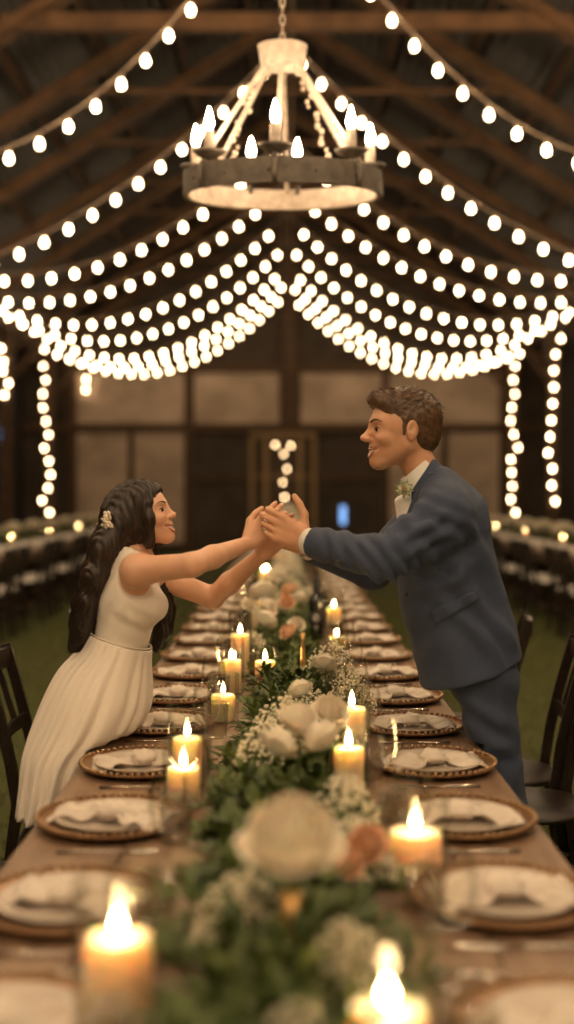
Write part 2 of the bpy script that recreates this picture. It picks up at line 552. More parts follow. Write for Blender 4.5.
for an in (-4, -50, 46, -103, 100, 170, -158):
    a = math.radians(an); R2 = RR + .012
    x, y = R2 * math.sin(a), -R2 * math.cos(a)
    u = Vector((math.sin(a), -math.cos(a), 0))
    b = BM()
    tube(b, [Vector((x, y, .045)) + u * .0, Vector((x, y, .06)) - u * .012, Vector((x, y, .05)) - u * .03, Vector((x, y, .03)) - u * .045], .011, 8)
    tube(b, [Vector((x, y, .045)), Vector((x, y, -.02)) + u * .006, Vector((x, y, -.05)) - u * .004], .012, 8)
    c0 = Vector((x, y, .022)) - u * .045
    lathe(b, [(0, .045), (.02, .045), (.048, .060), (.068, .074), (.073, .084), (.066, .082), (.04, .07), (.018, .066), (.014, .085), (0, .086)], 20, c=c0)
    cup = obj('candle_arm', b, M_iron, chd, smooth=True)
    b = BM(); lathe(b, [(0, .08), (.023, .08), (.024, .13), (.022, .165), (.014, .17), (0, .168)], 14, c=c0)
    obj('candle_sleeve', b, M_white, cup, smooth=True)
    b = BM(); lathe(b, [(0, .166), (.010, .170), (.019, .190), (.019, .206), (.011, .238), (.004, .261), (0, .266)], 12, c=c0)
    obj('lamp_bulb', b, M_lamp, cup, smooth=True)
b = BM()
for s, q in ((-1, (-.12, -.04)), (1, (.1, .03))):
    rr = random.Random(3 + s)
    for k in range(16):
        t = k / 16
        ball(b, (q[0] * (1 + 1.2 * t) + rr.uniform(-.02, .02), q[1] + rr.uniform(-.02, .02), hubz - .1 - t * .42), rr.uniform(.008, .018), 6, 4)
obj('dried_vine', b, M_white, chd)
# ================================================================== LONG TABLE
TH = 0.76
TY0, TY1 = 0.75, 20.0
M_table = mat('table_wood', (0.17, 0.10, 0.06), 0.42, col2=(0.27, 0.17, 0.105), scale=6, stretch=(5, .6, 5), bump=.15, bscale=30)
t = thing('banquet_table', 'very long brown wooden banquet table running down the middle of the barn', 'table', (0, (TY0 + TY1) / 2, 0))
L = TY1 - TY0
for k in range(5):
    b = BM(); box(b, ((k - 2) * .22, 0, TH - .02), (.2165, L, .04))
    bmesh.ops.bevel(b, geom=[e for e in b.edges], offset=.003, segments=1, affect='EDGES')
    obj('plank', b, M_table, t)
b = BM()
for s in (-1, 1): box(b, (s * .47, 0, TH - .085), (.03, L - .3, .09))
obj('apron', b, M_table, t)
nleg = 9
for i in range(nleg):
    y = -L / 2 + .35 + (L - .7) * i / (nleg - 1)
    b = BM()
    box(b, (0, y, TH - .09), (.92, .08, .08)); box(b, (0, y, .04), (.8, .1, .08))
    beam(b, (-.38, y, .06), (.38, y, TH - .1), .07, .06, up=(0, 1, 0)); beam(b, (.38, y + .001, .06), (-.38, y + .001, TH - .1), .07, .05, up=(0, 1, 0))
    obj('trestle', b, M_table, t)

# ------------------------------------------------------------------ place settings
def mk_charger():
    t = thing('charger_plate', 'x', 'charger plate')
    b = BM(); lathe(b, [(0, .004), (.11, .004), (.125, .009), (.150, .017), (.162, .021), (.165, .019), (.160, .014), (.13, .004), (.11, 0), (0, 0)], 48)
    obj('plate', b, M_bronze, t, smooth=True)
    b = BM()
    for k in range(56):
        a = 2 * PI * k / 56; ball(b, (.1605 * math.cos(a), .1605 * math.sin(a), .0225), .006, 6, 4)
    obj('beaded_rim', b, M_bead, t, smooth=True)
    return t
def mk_plate():
    b = BM(); lathe(b, [(0, .005), (.075, .005), (.09, .010), (.118, .018), (.124, .020), (.125, .018), (.09, .005), (.07, 0), (0, 0)], 40)
    return tag(obj('dinner_plate', b, M_china, None, smooth=True), 'x', 'plate')
def mk_napkin(seed):
    rr = random.Random(seed)
    b = BM()
    # two gathered wings of cloth and a knot
    for s in (-1, 1):
        n, m = 16, 14; g = []
        for i in range(n + 1):
            u = i / n; row = []
            for j in range(m + 1):
                v = j / m - .5
                wd = .026 + .085 * u ** .75
                y = s * (.008 + .105 * u)
                x = v * 2 * wd * .62
                z = .016 * (1 - u) ** 1.2 + .012 * math.cos(v * 26 + s + seed) * (.25 + .75 * u * (1 - u) * 2.2) + .014 * (1 - abs(v) * 1.6) + .010 * math.sin(u * 9 + seed + v * 4)
                row.append(b.verts.new((x + .004 * math.sin(u * 12 + v * 8), y, max(.002, z))))
            g.append(row)
        for i in range(n):
            for j in range(m):
                b.faces.new((g[i][j], g[i + 1][j], g[i + 1][j + 1], g[i][j + 1]))
    kn = bmesh.ops.create_uvsphere(b, u_segments=16, v_segments=10, radius=1)['verts']
    for v in kn:
        q = v.co.copy(); r = 1 + .18 * math.sin(q.x * 7 + q.z * 5) + .1 * math.sin(q.y * 9)
        v.co = Vector((q.x * .036 * r, q.y * .026 * r, .024 + q.z * .021 * r))
    o = obj('napkin', b, M_linen, None, smooth=True)
    md = o.modifiers.new('t', 'SOLIDIFY'); md.thickness = .0022; md.offset = 1
    return tag(o, 'x', 'napkin')
def mk_fork():
    b = BM()
    tube(b, [(0, -.1, .003), (0, -.04, .006), (0, .02, .005), (0, .045, .003)], [.0055, .0035, .0028, .005], 8, flat=.45)
    tube(b, [(0, .043, .003), (0, .055, .003), (0, .066, .003)], [.005, .011, .011], 8, flat=.25)
    for k in range(4):
        x = (k - 1.5) * .0058; tube(b, [(x, .064, .003), (x, .085, .005), (x * .9, .105, .008)], [.0019, .0018, .001], 6)
    return tag(obj('fork', b, M_silver, None, smooth=True), 'x', 'fork')
def mk_knife():
    t = thing('table_knife', 'x', 'knife')
    b = BM(); tube(b, [(0, -.11, .004), (0, -.06, .004), (0, -.01, .004)], [.0065, .0055, .0045], 8, flat=.6)
    obj('handle', b, M_silver, t, smooth=True)
    b = BM(); tube(b, [(0, -.01, .004), (0, .03, .004), (.002, .08, .004), (.004, .115, .004)], [.0045, .0095, .0095, .001], 8, flat=.16)
    obj('blade', b, M_silver, t, smooth=True)
    return t
def mk_wine():
    t = thing('wine_glass', 'x', 'glass')
    b = BM(); lathe(b, [(0, .001), (.034, .001), (.034, .003), (.008, .007), (.0042, .02), (.004, .075), (.006, .088), (0, .09)], 24)
    obj('stem', b, M_glass, t, smooth=True)
    b = BM(); lathe(b, [(0, .088), (.014, .092), (.034, .115), (.040, .145), (.036, .18), (.032, .2)], 24)
    obj('bowl', b, M_glass, t, smooth=True)
    return t
def mk_tumbler():
    b = BM(); lathe(b, [(0, .001), (.029, .001), (.031, .004), (.037, .105), (.0355, .105), (.029, .012), (0, .010)], 24)
    return tag(obj('water_tumbler', b, M_glass, None, smooth=True), 'x', 'tumbler')
ch, pl, fk, kf, wg, tb = Row(mk_charger()), Row(mk_plate()), Row(mk_fork()), Row(mk_knife()), Row(mk_wine()), Row(mk_tumbler())
naps = [Row(mk_napkin(k)) for k in range(4)]
rs = random.Random(11)
n = 0
for i in range(36):
    y = 1.5 + .5 * i
    for s, sn in ((-1, 'left'), (1, 'right')):
        o = ordn(i + 1)
        x = s * (.382 + rs.uniform(-.006, .006)); yy = y + rs.uniform(-.02, .02)
        pos = '%s setting from the front, %s side' % (o, sn)
        ch.put((x, yy, TH), rs.random() * 6, 'bronze beaded charger, %s' % pos, 'chargers on the long table')
        pl.put((x, yy, TH + .0045), 0, 'cream dinner plate on its charger, %s' % pos, 'dinner plates on the long table')
        naps[(i * 2 + (s > 0)) % 4].put((x, yy, TH + .0105), PI / 2 * s + rs.uniform(-.35, .35), 'knotted white napkin, %s' % pos, 'napkins on the long table', (1.15, 1.15, .8))
        rz = PI / 2 * s
        fk.put((x - s * .02, yy + s * .205, TH), rz + rs.uniform(-.04, .04), 'silver fork, %s' % pos, 'forks on the long table')
        kf.put((x - s * .02, yy - s * .2, TH), rz + rs.uniform(-.04, .04), 'silver knife, %s' % pos, 'knives on the long table')
        wg.put((s * (.225 + rs.uniform(-.01, .012)), yy + rs.uniform(.10, .16), TH), 0, 'clear stemmed wine glass, %s' % pos, 'wine glasses on the long table')
        tb.put((s * (.215 + rs.uniform(-.01, .015)), yy - rs.uniform(.10, .14), TH), 0, 'clear water tumbler, %s' % pos, 'tumblers on the long table')

# ------------------------------------------------------------------ candles in glass
def mk_candle(h, gh, r, gr, seed):
    t = thing('pillar_candle', 'x', 'candle')
    b = BM(); lathe(b, [(0, .004), (r * .98, .004), (r, .008), (r, h - .006), (r * .95, h), (r * .7, h - .004), (r * .3, h - .007), (0, h - .007)], 28)
    wx = obj('wax', b, M_wax, t, smooth=True)
    b = BM(); tube(b, [(0, 0, h - .008), (.001, 0, h + .004), (.002, 0, h + .01)], .0013, 6)
    obj('wick', b, M_sock, wx)
    b = BM(); lathe(b, [(0, h + .003), (.004, h + .006), (.0075, h + .013), (.0066, h + .021), (.003, h + .031), (0, h + .038)], 12)
    obj('flame', b, M_flame, t, smooth=True)
    b = BM(); lathe(b, [(0, .0012), (gr * .96, .0012), (gr, .004), (gr, gh)], 32)
    obj('glass_cylinder', b, M_glass, t, smooth=True)
    return t
kinds = {'tall': Row(mk_candle(.165, .25, .036, .048, 1)), 'mid': Row(mk_candle(.12, .20, .036, .048, 2)), 'low': Row(mk_candle(.085, .15, .038, .05, 3))}
def on_table(px, py, z):
    """point at height z seen at pixel"""
    y = F_PX * (CAMZ - z) / (py - HOR); return Vector(((px - CX) / F_PX * y, y, TH))
spots = [(117, 938, 'mid', 'fat lit pillar candle in glass at the lower left foreground'),
         (416, 832, 'low', 'lit pillar candle in glass at the right of the big rose'),
         (388, 1012, 'mid', 'lit pillar candle at the bottom edge right of centre'),
         (349, 748, 'mid', 'lit candle beside the blurred cream roses, right side'),
         (352, 708, 'tall', 'tall lit candle just behind the one beside the cream roses'),
         (183, 768, 'low', 'low lit candle beside the left chargers, nearer of a pair'),
         (187, 738, 'mid', 'lit candle beside the left chargers, farther of a pair'),
         (223, 695, 'low', 'lit candle left of the greenery in front of the bride'),
         (265, 661, 'mid', 'lit candle standing nearest the table middle, before the roses'),
         (231, 660, 'mid', 'lit candle left of the middle one, level with it'),
         (240, 634, 'tall', 'tall lit candle behind the pair left of the roses'),
         (337, 637, 'low', 'lit candle right of the wine bottle'),
         (334, 608, 'tall', 'tall lit candle behind the wine bottle')]
cps = []
for px, py, k, lb in spots:
    sc = 1.28 if py > 800 else 1.0
    q = on_table(px, py, TH + 1.0 * {'tall': .165, 'mid': .12, 'low': .085}[k]); cps.append(q)
    kinds[k].put(q, 0, lb, 'lit candles on the long table', (sc, sc, 1.0))
rs = random.Random(4)
i = 0; y = 6.1
while y < 19.4:
    for s, sn in ((-1, 'left'), (1, 'right')):
        k = rs.choice(('tall', 'mid', 'low'))
        if y > 9.5 or rs.random() < .3: continue
        kinds[k].put((s * rs.uniform(.13, .17), y + rs.uniform(-.1, .1), TH), 0, 'far lit candle %s of the garland, %s pair behind the bottle' % (sn, ordn(i + 1)), 'lit candles on the long table')
    y += .6 + .06 * i; i += 1

# ------------------------------------------------------------------ wine bottle
t = thing('wine_bottle', 'dark wine bottle with a black and white label standing among the candles', 'bottle', (.142, 5.62, TH))
b = BM(); lathe(b, [(0, .003), (.03, .001), (.036, .004), (.0375, .01), (.0375, .185), (.034, .205), (.018, .228), (.0145, .24), (.0140, .29), (.016, .291), (.016, .30), (0, .30)], 32)
obj('glass_body', b, mat('bottle_glass', (.012, .014, .010), .1, coat=.5), t, smooth=True)
b = BM(); lathe(b, [(.0378, .05), (.0381, .05), (.0381, .14), (.0378, .14)], 32)
lb = obj('label', b, mat('label_black', (.02, .018, .018), .5), t, smooth=True)
b = BM()
for z, wd in ((.125, .6), (.112, .9), (.100, .75), (.075, .5), (.067, .6), (.059, .4)):
    pts = []
    for k in range(9):
        a = -PI / 2 + (k / 8 - .5) * wd; pts.append((.0383 * math.cos(a), .0383 * math.sin(a), z))
    tube(b, pts, .0012 if z < .09 else .0026, 5)
obj('label_print', b, mat('label_white', (.75, .72, .68), .6), lb)
b = BM(); lathe(b, [(.0144, .238), (.0152, .238), (.0152, .285), (.0167, .288), (.0167, .3005), (0, .302)], 24)
obj('foil', b, mat('foil', (.015, .015, .018), .35), t, smooth=True)

# ------------------------------------------------------------------ greenery garland
def leaf(b, p, d, up, L, W, bend, rr):
    d = d.normalized(); s = d.cross(up)
    if s.length < 1e-3: s = Vector((1, 0, 0))
    s.normalize(); u = s.cross(d).normalized()
    prev = None
    for k, (t, wd) in enumerate(((0, .12), (.3, .85), (.65, .8), (1, .02))):
        c = p + d * (L * t) - u * (bend * L * t * t)
        a = b.verts.new(c - s * (W * wd) + u * (W * wd * .3)); m = b.verts.new(c); e = b.verts.new(c + s * (W * wd) + u * (W * wd * .3))
        if prev:
            b.faces.new((prev[0], prev[1], m, a)); b.faces.new((prev[1], prev[2], e, m))
        prev = (a, m, e)
def garland(y0, y1, nsprig, seed, wmax, hmax, pale, scale, x0=0.0):
    rr = random.Random(seed); b = BM()
    for i in range(nsprig):
        y = rr.uniform(y0, y1); a = rr.uniform(.02, PI - .02)
        st = Vector((x0 + rr.uniform(-.5, .5) * wmax, y, TH + rr.uniform(0, .04)))
        d = Vector((math.cos(a) * rr.uniform(.5, 1.1), rr.uniform(-.9, .7), math.sin(a) * rr.uniform(.5, 1.1))).normalized()
        ln = rr.uniform(.5, 1) * hmax
        k = 7
        prev = st
        for j in range(1, k):
            t = j / k
            c = st + d * ln * t + Vector((0, 0, -.35 * ln * t * t))
            c.x = x0 + max(-wmax * 1.15, min(wmax * 1.15, c.x - x0)); c.z = max(TH + .006, c.z)
            for s in (-1, 1):
                ld = (d + Vector((rr.uniform(-.8, .8), rr.uniform(-.8, .8), rr.uniform(-.4, .7))))
                leaf(b, c, ld, Vector((rr.uniform(-.3, .3), rr.uniform(-.3, .3), 1)), scale * rr.uniform(.6, 1.2), scale * rr.uniform(.16, .26), rr.uniform(0, .5), rr)
    for v in b.verts:
        if v.co.z < TH + .002: v.co.z = TH + .002 + rr.random() * .004
    return b
for nm, y0, y1, n_, sd, wm, hm, pale, sc, lb in (
        ('nearest', 1.05, 1.95, 330, 1, .17, .20, 0, .052, 'leafy green garland heaped at the near end of the long table'),
        ('second', 1.95, 3.0, 330, 2, .165, .17, 0, .05, 'leafy green garland around the blurred cream roses'),
        ('third', 3.0, 4.4, 330, 3, .12, .16, 0, .048, 'leafy green garland in front of the couple'),
        ('fourth', 4.4, 6.2, 380, 4, .115, .17, 0, .048, 'leafy green garland under the rose cluster and the couple\'s hands'),
        ('fifth', 6.2, 12.0, 620, 5, .11, .17, 1, .055, 'leafy garland behind the wine bottle'),
        ('sixth', 12.0, 19.6, 520, 6, .11, .17, 1, .065, 'leafy garland at the far end of the long table')):
    o = obj('greenery_garland', garland(y0, y1, n_, sd, wm, hm, pale, sc), M_leaf)
    tag(o, lb, 'garland', 'garland sections on the long table')

# ------------------------------------------------------------------ roses
def rose_mesh(seed, m):
    rr = random.Random(seed); b = BM()
    for ring, (cnt, r0, h, open_) in enumerate(((3, .12, .62, -.12), (4, .28, .66, -.10), (5, .46, .66, -.04), (6, .64, .60, .02), (7, .82, .48, .10), (6, .92, .30, .24))):
        for k in range(cnt):
            a0 = 2 * PI * k / cnt + ring * .6 + rr.uniform(-.15, .15)
            n, mm = 6, 6; g = []
            for i in range(n + 1):
                u = i / n; row = []
                for j in range(mm + 1):
                    v = (j / mm - .5) * 2
                    half = (PI / cnt) * 1.6 * math.sin(PI * (.22 + .58 * u)) 
                    a = a0 + v * half
                    r = .10 + (r0 - .05) * math.sin(PI * .5 * min(1, u * 1.25)) ** .8 + open_ * u * u * (1.0 - .25 * v * v) + .03 * rr.uniform(-1, 1) * (u > .8)
                    z = -.42 + (h + .34) * u * (1 - .14 * v * v) - open_ * .8 * u ** 3
                    row.append(b.verts.new((r * math.cos(a), r * math.sin(a), z)))
                g.append(row)
            for i in range(n):
                for j in range(mm): b.faces.new((g[i][j], g[i + 1][j], g[i + 1][j + 1], g[i][j + 1]))
    me = bpy.data.meshes.new('bloom')
    b.to_mesh(me); b.free(); me.materials.append(m)
    for p in me.polygons: p.use_smooth = True
    return me
RM = [rose_mesh(k, M_petal) for k in range(4)] + [rose_mesh(7, M_petal2), rose_mesh(8, M_petal2)]
def rose(px, py, y, r, lb, kind=0, tilt=(0.3, 0.0), vase=False):
    q = P(px, py, y)
    t = thing('rose', lb, 'rose', (q.x, q.y, TH), group='roses on the long table')
    bl = bpy.data.objects.new('bloom', RM[kind]); link(bl, t)
    h = q.z - TH
    bl.location = (0, 0, h); bl.scale = (r, r, r * (1.6 if vase else 1.3)); bl.rotation_euler = (tilt[0], tilt[1], kind * 1.3)
    b = BM(); tube(b, [(0, .01, .012 if not vase else .03), (.004, .004, h * .5), (0, 0, h - .3 * r)], .0035, 6)
    obj('stem', b, M_stem, t)
    b = BM()
    for k in range(5):
        a = 2 * PI * k / 5; leaf(b, Vector((0, 0, h - .42 * r)), Vector((math.cos(a), math.sin(a), .5)), Vector((0, 0, 1)), r * .8, r * .16, .3, None)
    obj('sepals', b, M_leaf, t)
    return q
def bud_vase(x, y, h, r, lb):
    b = BM(); lathe(b, [(0, .002), (r * .8, .002), (r, .008), (r, h * .45), (r * .85, h * .62), (r * .62, h * .8), (r * .72, h), (r * .66, h), (r * .55, h * .8), (r * .8, h * .6), (r * .9, .012), (0, .010)], 24)
    return tag(obj('bud_vase', b, M_brass, None, smooth=True, loc=(x, y, TH)), lb, 'vase', 'brass bud vases on the long table')
ROSES = [(291, 842, 1.55, .062, 'big blurred ivory rose nearest the viewer, standing on a brass vase', 0, (.30, 0)),
         (298, 722, 2.5, .05, 'blurred cream rose, middle of the foreground cluster', 1, (.5, .1)),
         (278, 745, 2.42, .042, 'blurred cream rose, lower left of the foreground cluster', 2, (.6, -.3)),
         (322, 738, 2.45, .045, 'blurred cream rose, lower right of the foreground cluster', 3, (.6, .3)),
         (330, 710, 2.7, .04, 'blurred cream rose, upper right of the foreground cluster', 0, (.5, .2)),
         (367, 845, 1.95, .035, 'small blush rose low beside the right foreground candle', 4, (.6, .4)),
         (345, 862, 1.85, .03, 'smaller blush bud below the blush rose near the right foreground candle', 5, (.5, .4)),
         (266, 620, 4.9, .048, 'large ivory rose left of centre, lowest of the stacked pair', 2, (.7, -.2)),
         (268, 606, 5.1, .045, 'ivory rose above the lowest of the stacked pair', 1, (.7, -.1)),
         (263, 592, 5.4, .06, 'large creamy rose at the top left of the cluster', 3, (.6, -.3)),
         (288, 632, 4.75, .036, 'peach rose below the middle of the cluster', 4, (.8, 0)),
         (287, 602, 5.3, .035, 'peach rose in the middle of the cluster', 5, (.7, 0)),
         (289, 590, 5.6, .042, 'peach rose above the middle peach one', 4, (.6, 0)),
         (297, 624, 5.0, .034, 'ivory rose left of the wine bottle', 0, (.7, .3)),
         (300, 598, 5.9, .036, 'small ivory rose above the one left of the bottle', 2, (.6, .2)),
         (249, 605, 5.3, .034, 'ivory rose at the far left of the cluster', 1, (.6, -.5)),
         (325, 664, 3.9, .036, 'cream rose on the right before the bottle', 2, (.7, .3)),
         (300, 690, 3.2, .034, 'cream rose between the two rose clusters', 3, (.7, 0))]
for px, py, y, r, lb, kd, tl in ROSES:
    q = rose(px, py, y, r, lb, kd, tl, vase='vase' in lb)
q = P(291, 842, 1.55); bud_vase(q.x, q.y, q.z - TH - .07, .021, 'brass bud vase under the big ivory foreground rose')
q = P(303, 660, 4.1); bud_vase(q.x, q.y, .22, .012, 'slim brass bud vase in front of the rose cluster')
rs = random.Random(8)
for i in range(26):
    y = 6.2 + i * .5; x = rs.uniform(-.10, .03 if y < 8 else .08)
    q = Vector((x, y, TH + rs.uniform(.16, .27)))
    px = CX + x / y * F_PX; py = HOR + (CAMZ - q.z) / y * F_PX
    rose(px, py, y, rs.uniform(.032, .046), 'rose in the far garland, %s behind the wine bottle' % ordn(i + 1), rs.choice((0, 1, 2, 3, 0, 1, 4)), (.5, rs.uniform(-.4, .4)))

# ------------------------------------------------------------------ baby's breath
def breath(seed, W, H, cnt, br):
    rr = random.Random(seed)
    t = thing('babys_breath', 'x', 'flower spray', group="baby's breath sprays on the long table")
    st = BM(); fl = BM()
    for i in range(cnt):
        th = rr.random() * 2 * PI; r = rr.random() ** .6
        p = Vector((W * r * math.cos(th), W * r * math.sin(th), H * (1 - .55 * r * r) * rr.uniform(.7, 1.05)))
        bmesh.ops.create_icosphere(fl, subdivisions=1, radius=br * rr.uniform(.6, 1.2), matrix=Matrix.Translation(p))
        if i % 4 == 0: tube(st, [(p.x * .1, p.y * .1, 0.008), p * .6, p], .0008, 3, caps=False)
    obj('stems', st, M_leaf2, t); o = obj('blossoms', fl, M_breath, t); o['kind'] = 'stuff'
    return t
BR = [Row(breath(1, .10, .2, 420, .0042)), Row(breath(2, .085, .17, 340, .0042)), Row(breath(3, .12, .24, 420, .006))]
for i, (px, y, k, sc, lb) in enumerate([(330, 4.0, 0, 1, 'airy white flower spray right of centre in front of the wine bottle'),
        (350, 3.5, 1, 1, 'airy white flower spray just behind the right-hand tall candle'),
        (312, 3.3, 1, .9, 'airy white flower spray between the rose clusters'),
        (268, 2.75, 1, 1, 'airy pale flower spray left of the blurred cream roses'),
        (345, 2.3, 1, .9, 'airy pale flower spray right of the blurred cream roses'),
        (252, 4.7, 1, .9, 'airy white flower spray left of the ivory roses'),
        (290, 5.2, 1, .8, 'airy white flower spray just left of the wine bottle'),
        (276, 5.9, 0, 1.1, 'airy white flower spray behind the rose cluster'),
        (300, 6.6, 0, 1.1, 'airy white flower spray below the clasped hands'),
        (270, 2.1, 1, .8, 'airy pale flower spray behind the big foreground rose'),
        (285, 2.95, 0, 1, 'airy pale flower spray just behind the blurred cream roses'),
        (322, 2.85, 0, 1, 'airy pale flower spray behind the blurred cream roses, right one'),
        (340, 3.0, 1, .9, 'small pale flower spray touching the right-hand tall candle'),
        (355, 2.0, 1, .9, 'airy pale flower spray left of the right foreground candle'),
        (240, 1.7, 1, .9, 'airy pale flower spray left below the big foreground rose'),
        (345, 1.5, 1, .9, 'airy pale flower spray right below the big foreground rose'),
        (300, 1.3, 1, .8, 'airy pale flower spray at the bottom edge of the photo')]):
    BR[k].put(((px - CX) / F_PX * y, y, TH), i * 1.1, lb, scale=sc)
for i in range(12):
    y = 7.4 + i * 1.0
    BR[2].put((rs.uniform(-.04, .04), y, TH), i, 'white flower spray on the far table, %s behind the clasped hands' % ordn(i + 1), scale=1.0 + (.9 if i > 6 else 0) + .04 * i)

# ================================================================== CHAIRS
def mk_chair(cushion=False):
    """seat towards -x, back at +x, origin on the floor under the seat centre"""
    t = thing('dining_chair', 'x', 'chair')
    W = .19
    b = BM()
    lathe(b, [(0, .43), (.185, .43), (.205, .437), (.208, .448), (.198, .456), (0, .452)], 32)
    for v in b.verts: v.co.x = v.co.x * (1.02 if v.co.x > 0 else .98)
    obj('seat', b, M_chair, t, smooth=True)
    if cushion:
        b = BM(); lathe(b, [(0, .457), (.17, .457), (.185, .468), (.18, .49), (.15, .50), (0, .502)], 24)
        obj('cushion', b, M_linen_white, t, smooth=True)
    def post(s, z): return Vector((.17 + (.10 * max(0, (z - .45) / .45) ** 1.3 if z > .45 else .06 * (.45 - z) / .45), s * W, z))
    for s in (-1, 1):
        b = BM()
        zs = [0, .2, .45, .58, .7, .82, .935]
        for a, c in zip(zs[:-1], zs[1:]): beam(b, post(s, a), post(s, c + (.004 if c < .9 else 0)), .026, .036, up=(1, 0, 0))
        obj('rear_leg', b, M_chair, t)
        b = BM(); tube(b, [(-.19, s * .165, 0), (-.15, s * .14, .43)], [.014, .019], 10)
        obj('front_leg', b, M_chair, t)
    def rail(z, wd, bow, nm):
        b = BM(); p0, p1 = post(-1, z), post(1, z); n = 8; pr = None
        for k in range(n):
            f = lambda u: p0.lerp(p1, u) + Vector((bow * math.sin(PI * u), 0, 0))
            beam(b, f(k / n), f((k + 1) / n), .018, wd)
        obj(nm, b, M_chair, t)
    rail(.89, .07, .03, 'top_rail'); rail(.665, .045, .02, 'mid_rail')
    for s in (-.45, .45):
        b = BM(); beam(b, post(s * W / W, .86) * 1 + Vector((.022, 0, 0)) if False else Vector((post(1, .86).x + .025, s * W, .86)), Vector((post(1, .67).x + .017, s * W, .67)), .014, .02, up=(1, 0, 0))
        obj('back_slat', b, M_chair, t)
    b = BM()
    for s in (-1, 1): tube(b, [(-.17, s * .152, .22), (.2, s * W, .22)], .010, 8)
    tube(b, [(-.165, -.15, .26), (-.165, .15, .26)], .010, 8); tube(b, [(.2, -W, .27), (.2, W, .27)], .010, 8)
    obj('stretcher', b, M_chair, t)
    return t
cr = Row(mk_chair())
for x, y, rz, lb in ((.80, 4.25, -.13, 'dark wooden chair with curved back right behind the groom, on the right edge'),
                     (.80, 3.80, 0, 'dark wooden chair whose round seat shows at the right edge near the front'),
                     (.79, 5.15, -.17, 'dark wooden chair peeking out behind the groom\'s jacket'),
                     (-.73, 3.98, PI + .05, 'dark wooden chair at the left edge behind the bride\'s dress'),
                     (-.72, 5.45, PI + .12, 'dark wooden chair half hidden behind the bride\'s long hair'),
                     (-.72, 3.0, PI, 'dark wooden chair cut off by the left edge, nearest on that side')):
    cr.put((x, y, 0), rz, lb, 'dark chairs at the long table')

# ================================================================== SIDE TABLES
M_side = mat('side_table_wood', (0.17, 0.10, 0.06), 0.4, col2=(0.28, 0.175, 0.10), scale=6, stretch=(5, .6, 5))
cw = Row(mk_chair(True))
cl_side = Row(mk_candle(.12, .2, .04, .055, 9))
def bush(seed, W, H, cnt):
    rr = random.Random(seed); b = BM()
    for i in range(cnt):
        a = rr.random() * 2 * PI; r = rr.random() ** .5; p = Vector((W * r * math.cos(a), W * 1.6 * r * math.sin(a), H * (1 - r * r) * rr.random() + .02))
        leaf(b, p, Vector((math.cos(a), math.sin(a), rr.uniform(0, 1.2))), Vector((0, 0, 1)), .09 * rr.uniform(.6, 1.2), .02, .3, rr)
    t = thing('floral_centerpiece', 'x', 'centerpiece')
    obj('foliage', b, M_leaf2, t)
    for k in range(5):
        o = bpy.data.objects.new('bloom', RM[k % 4]); link(o, t); o.scale = (.085,) * 3
        o.location = (rr.uniform(-.6, .6) * W, rr.uniform(-1.2, 1.2) * W, H * rr.uniform(.6, 1.0)); o.rotation_euler = (.4, rr.uniform(-.3, .3), k)
    return t
nw_ = mk_napkin(9); nw_.data.materials[0] = M_linen_white; nside = Row(nw_)
cb = Row(bush(3, .17, .25, 260))
for s, sn in ((-1, 'left'), (1, 'right')):
    XT = s * 3.75
    t = thing('banquet_table', 'long brown banquet table along the %s side of the barn' % sn, 'table', (XT, 18.2, 0))
    L = 16.8
    b = BM(); box(b, (0, 0, TH - .02), (1.3, L, .04)); obj('tabletop', b, M_side, t)
    b = BM()
    for q in (-1, 1): box(b, (q * .58, 0, TH - .08), (.03, L - .2, .08))
    obj('apron', b, M_side, t)
    for i in range(8):
        y = -L / 2 + .3 + (L - .6) * i / 7
        b = BM(); box(b, (0, y, TH - .08), (1.1, .08, .08)); box(b, (0, y, .04), (1, .1, .08)); beam(b, (-.45, y, .06), (.45, y, TH - .1), .07, .06, up=(0, 1, 0)); beam(b, (.45, y, .06), (-.45, y, TH - .1), .07, .05, up=(0, 1, 0))
        obj('trestle', b, M_side, t)
    for i in range(26):
        y = 10.2 + i * .62
        o = ordn(i + 1)
        ps = '%s along the %s side table from the front' % (o, sn)
        if i % 3 != 1: cw.put((s * 3.02, y, 0), PI if s > 0 else 0, 'dark chair with white cushion, aisle side, %s' % ps, 'cushioned chairs at the side tables')
        if i % 2 == 0: cw.put((s * 4.5, y, 0), 0 if s > 0 else PI, 'dark cushioned chair, wall side, %s' % ps, 'cushioned chairs at the side tables')
        ch.put((s * 3.34, y, TH), 0, 'bronze charger, %s' % ps, 'chargers on the side tables')
        nside.put((s * 3.34, y, TH + .012), PI / 2, 'white napkin, %s' % ps, 'napkins on the side tables', (1.3, 1.3, 2.2))
        wg.put((s * 3.52, y + .17, TH), 0, 'clear wine glass, %s' % ps, 'wine glasses on the side tables')
        tb.put((s * 3.5, y - .15, TH), 0, 'clear tumbler, %s' % ps, 'tumblers on the side tables')
        if i % 2 == 1: cb.put((s * 3.8, y, TH), 0, 'leafy centerpiece with ivory blooms, %s' % ps, 'centerpieces on the side tables', 1.1)
        elif i % 4 == 0: cl_side.put((s * 3.7, y + .25, TH), 0, 'lit candle in glass, %s' % ps, 'candles on the side tables')
# ================================================================== SURFACES FOR FIGURES AND CLOTH
def axis(*segs):
    """segs: (start, step) ..., final end"""
    out = []
    for (a, st), nx in zip(segs[:-1], segs[1:]):
        e = nx[0] if isinstance(nx, tuple) else nx
        n = max(1, int(round((e - a) / st)))
        out.append(a + (e - a) * np.arange(n) / n)
    out.append([segs[-1]])
    return np.concatenate(out).astype(np.float32)

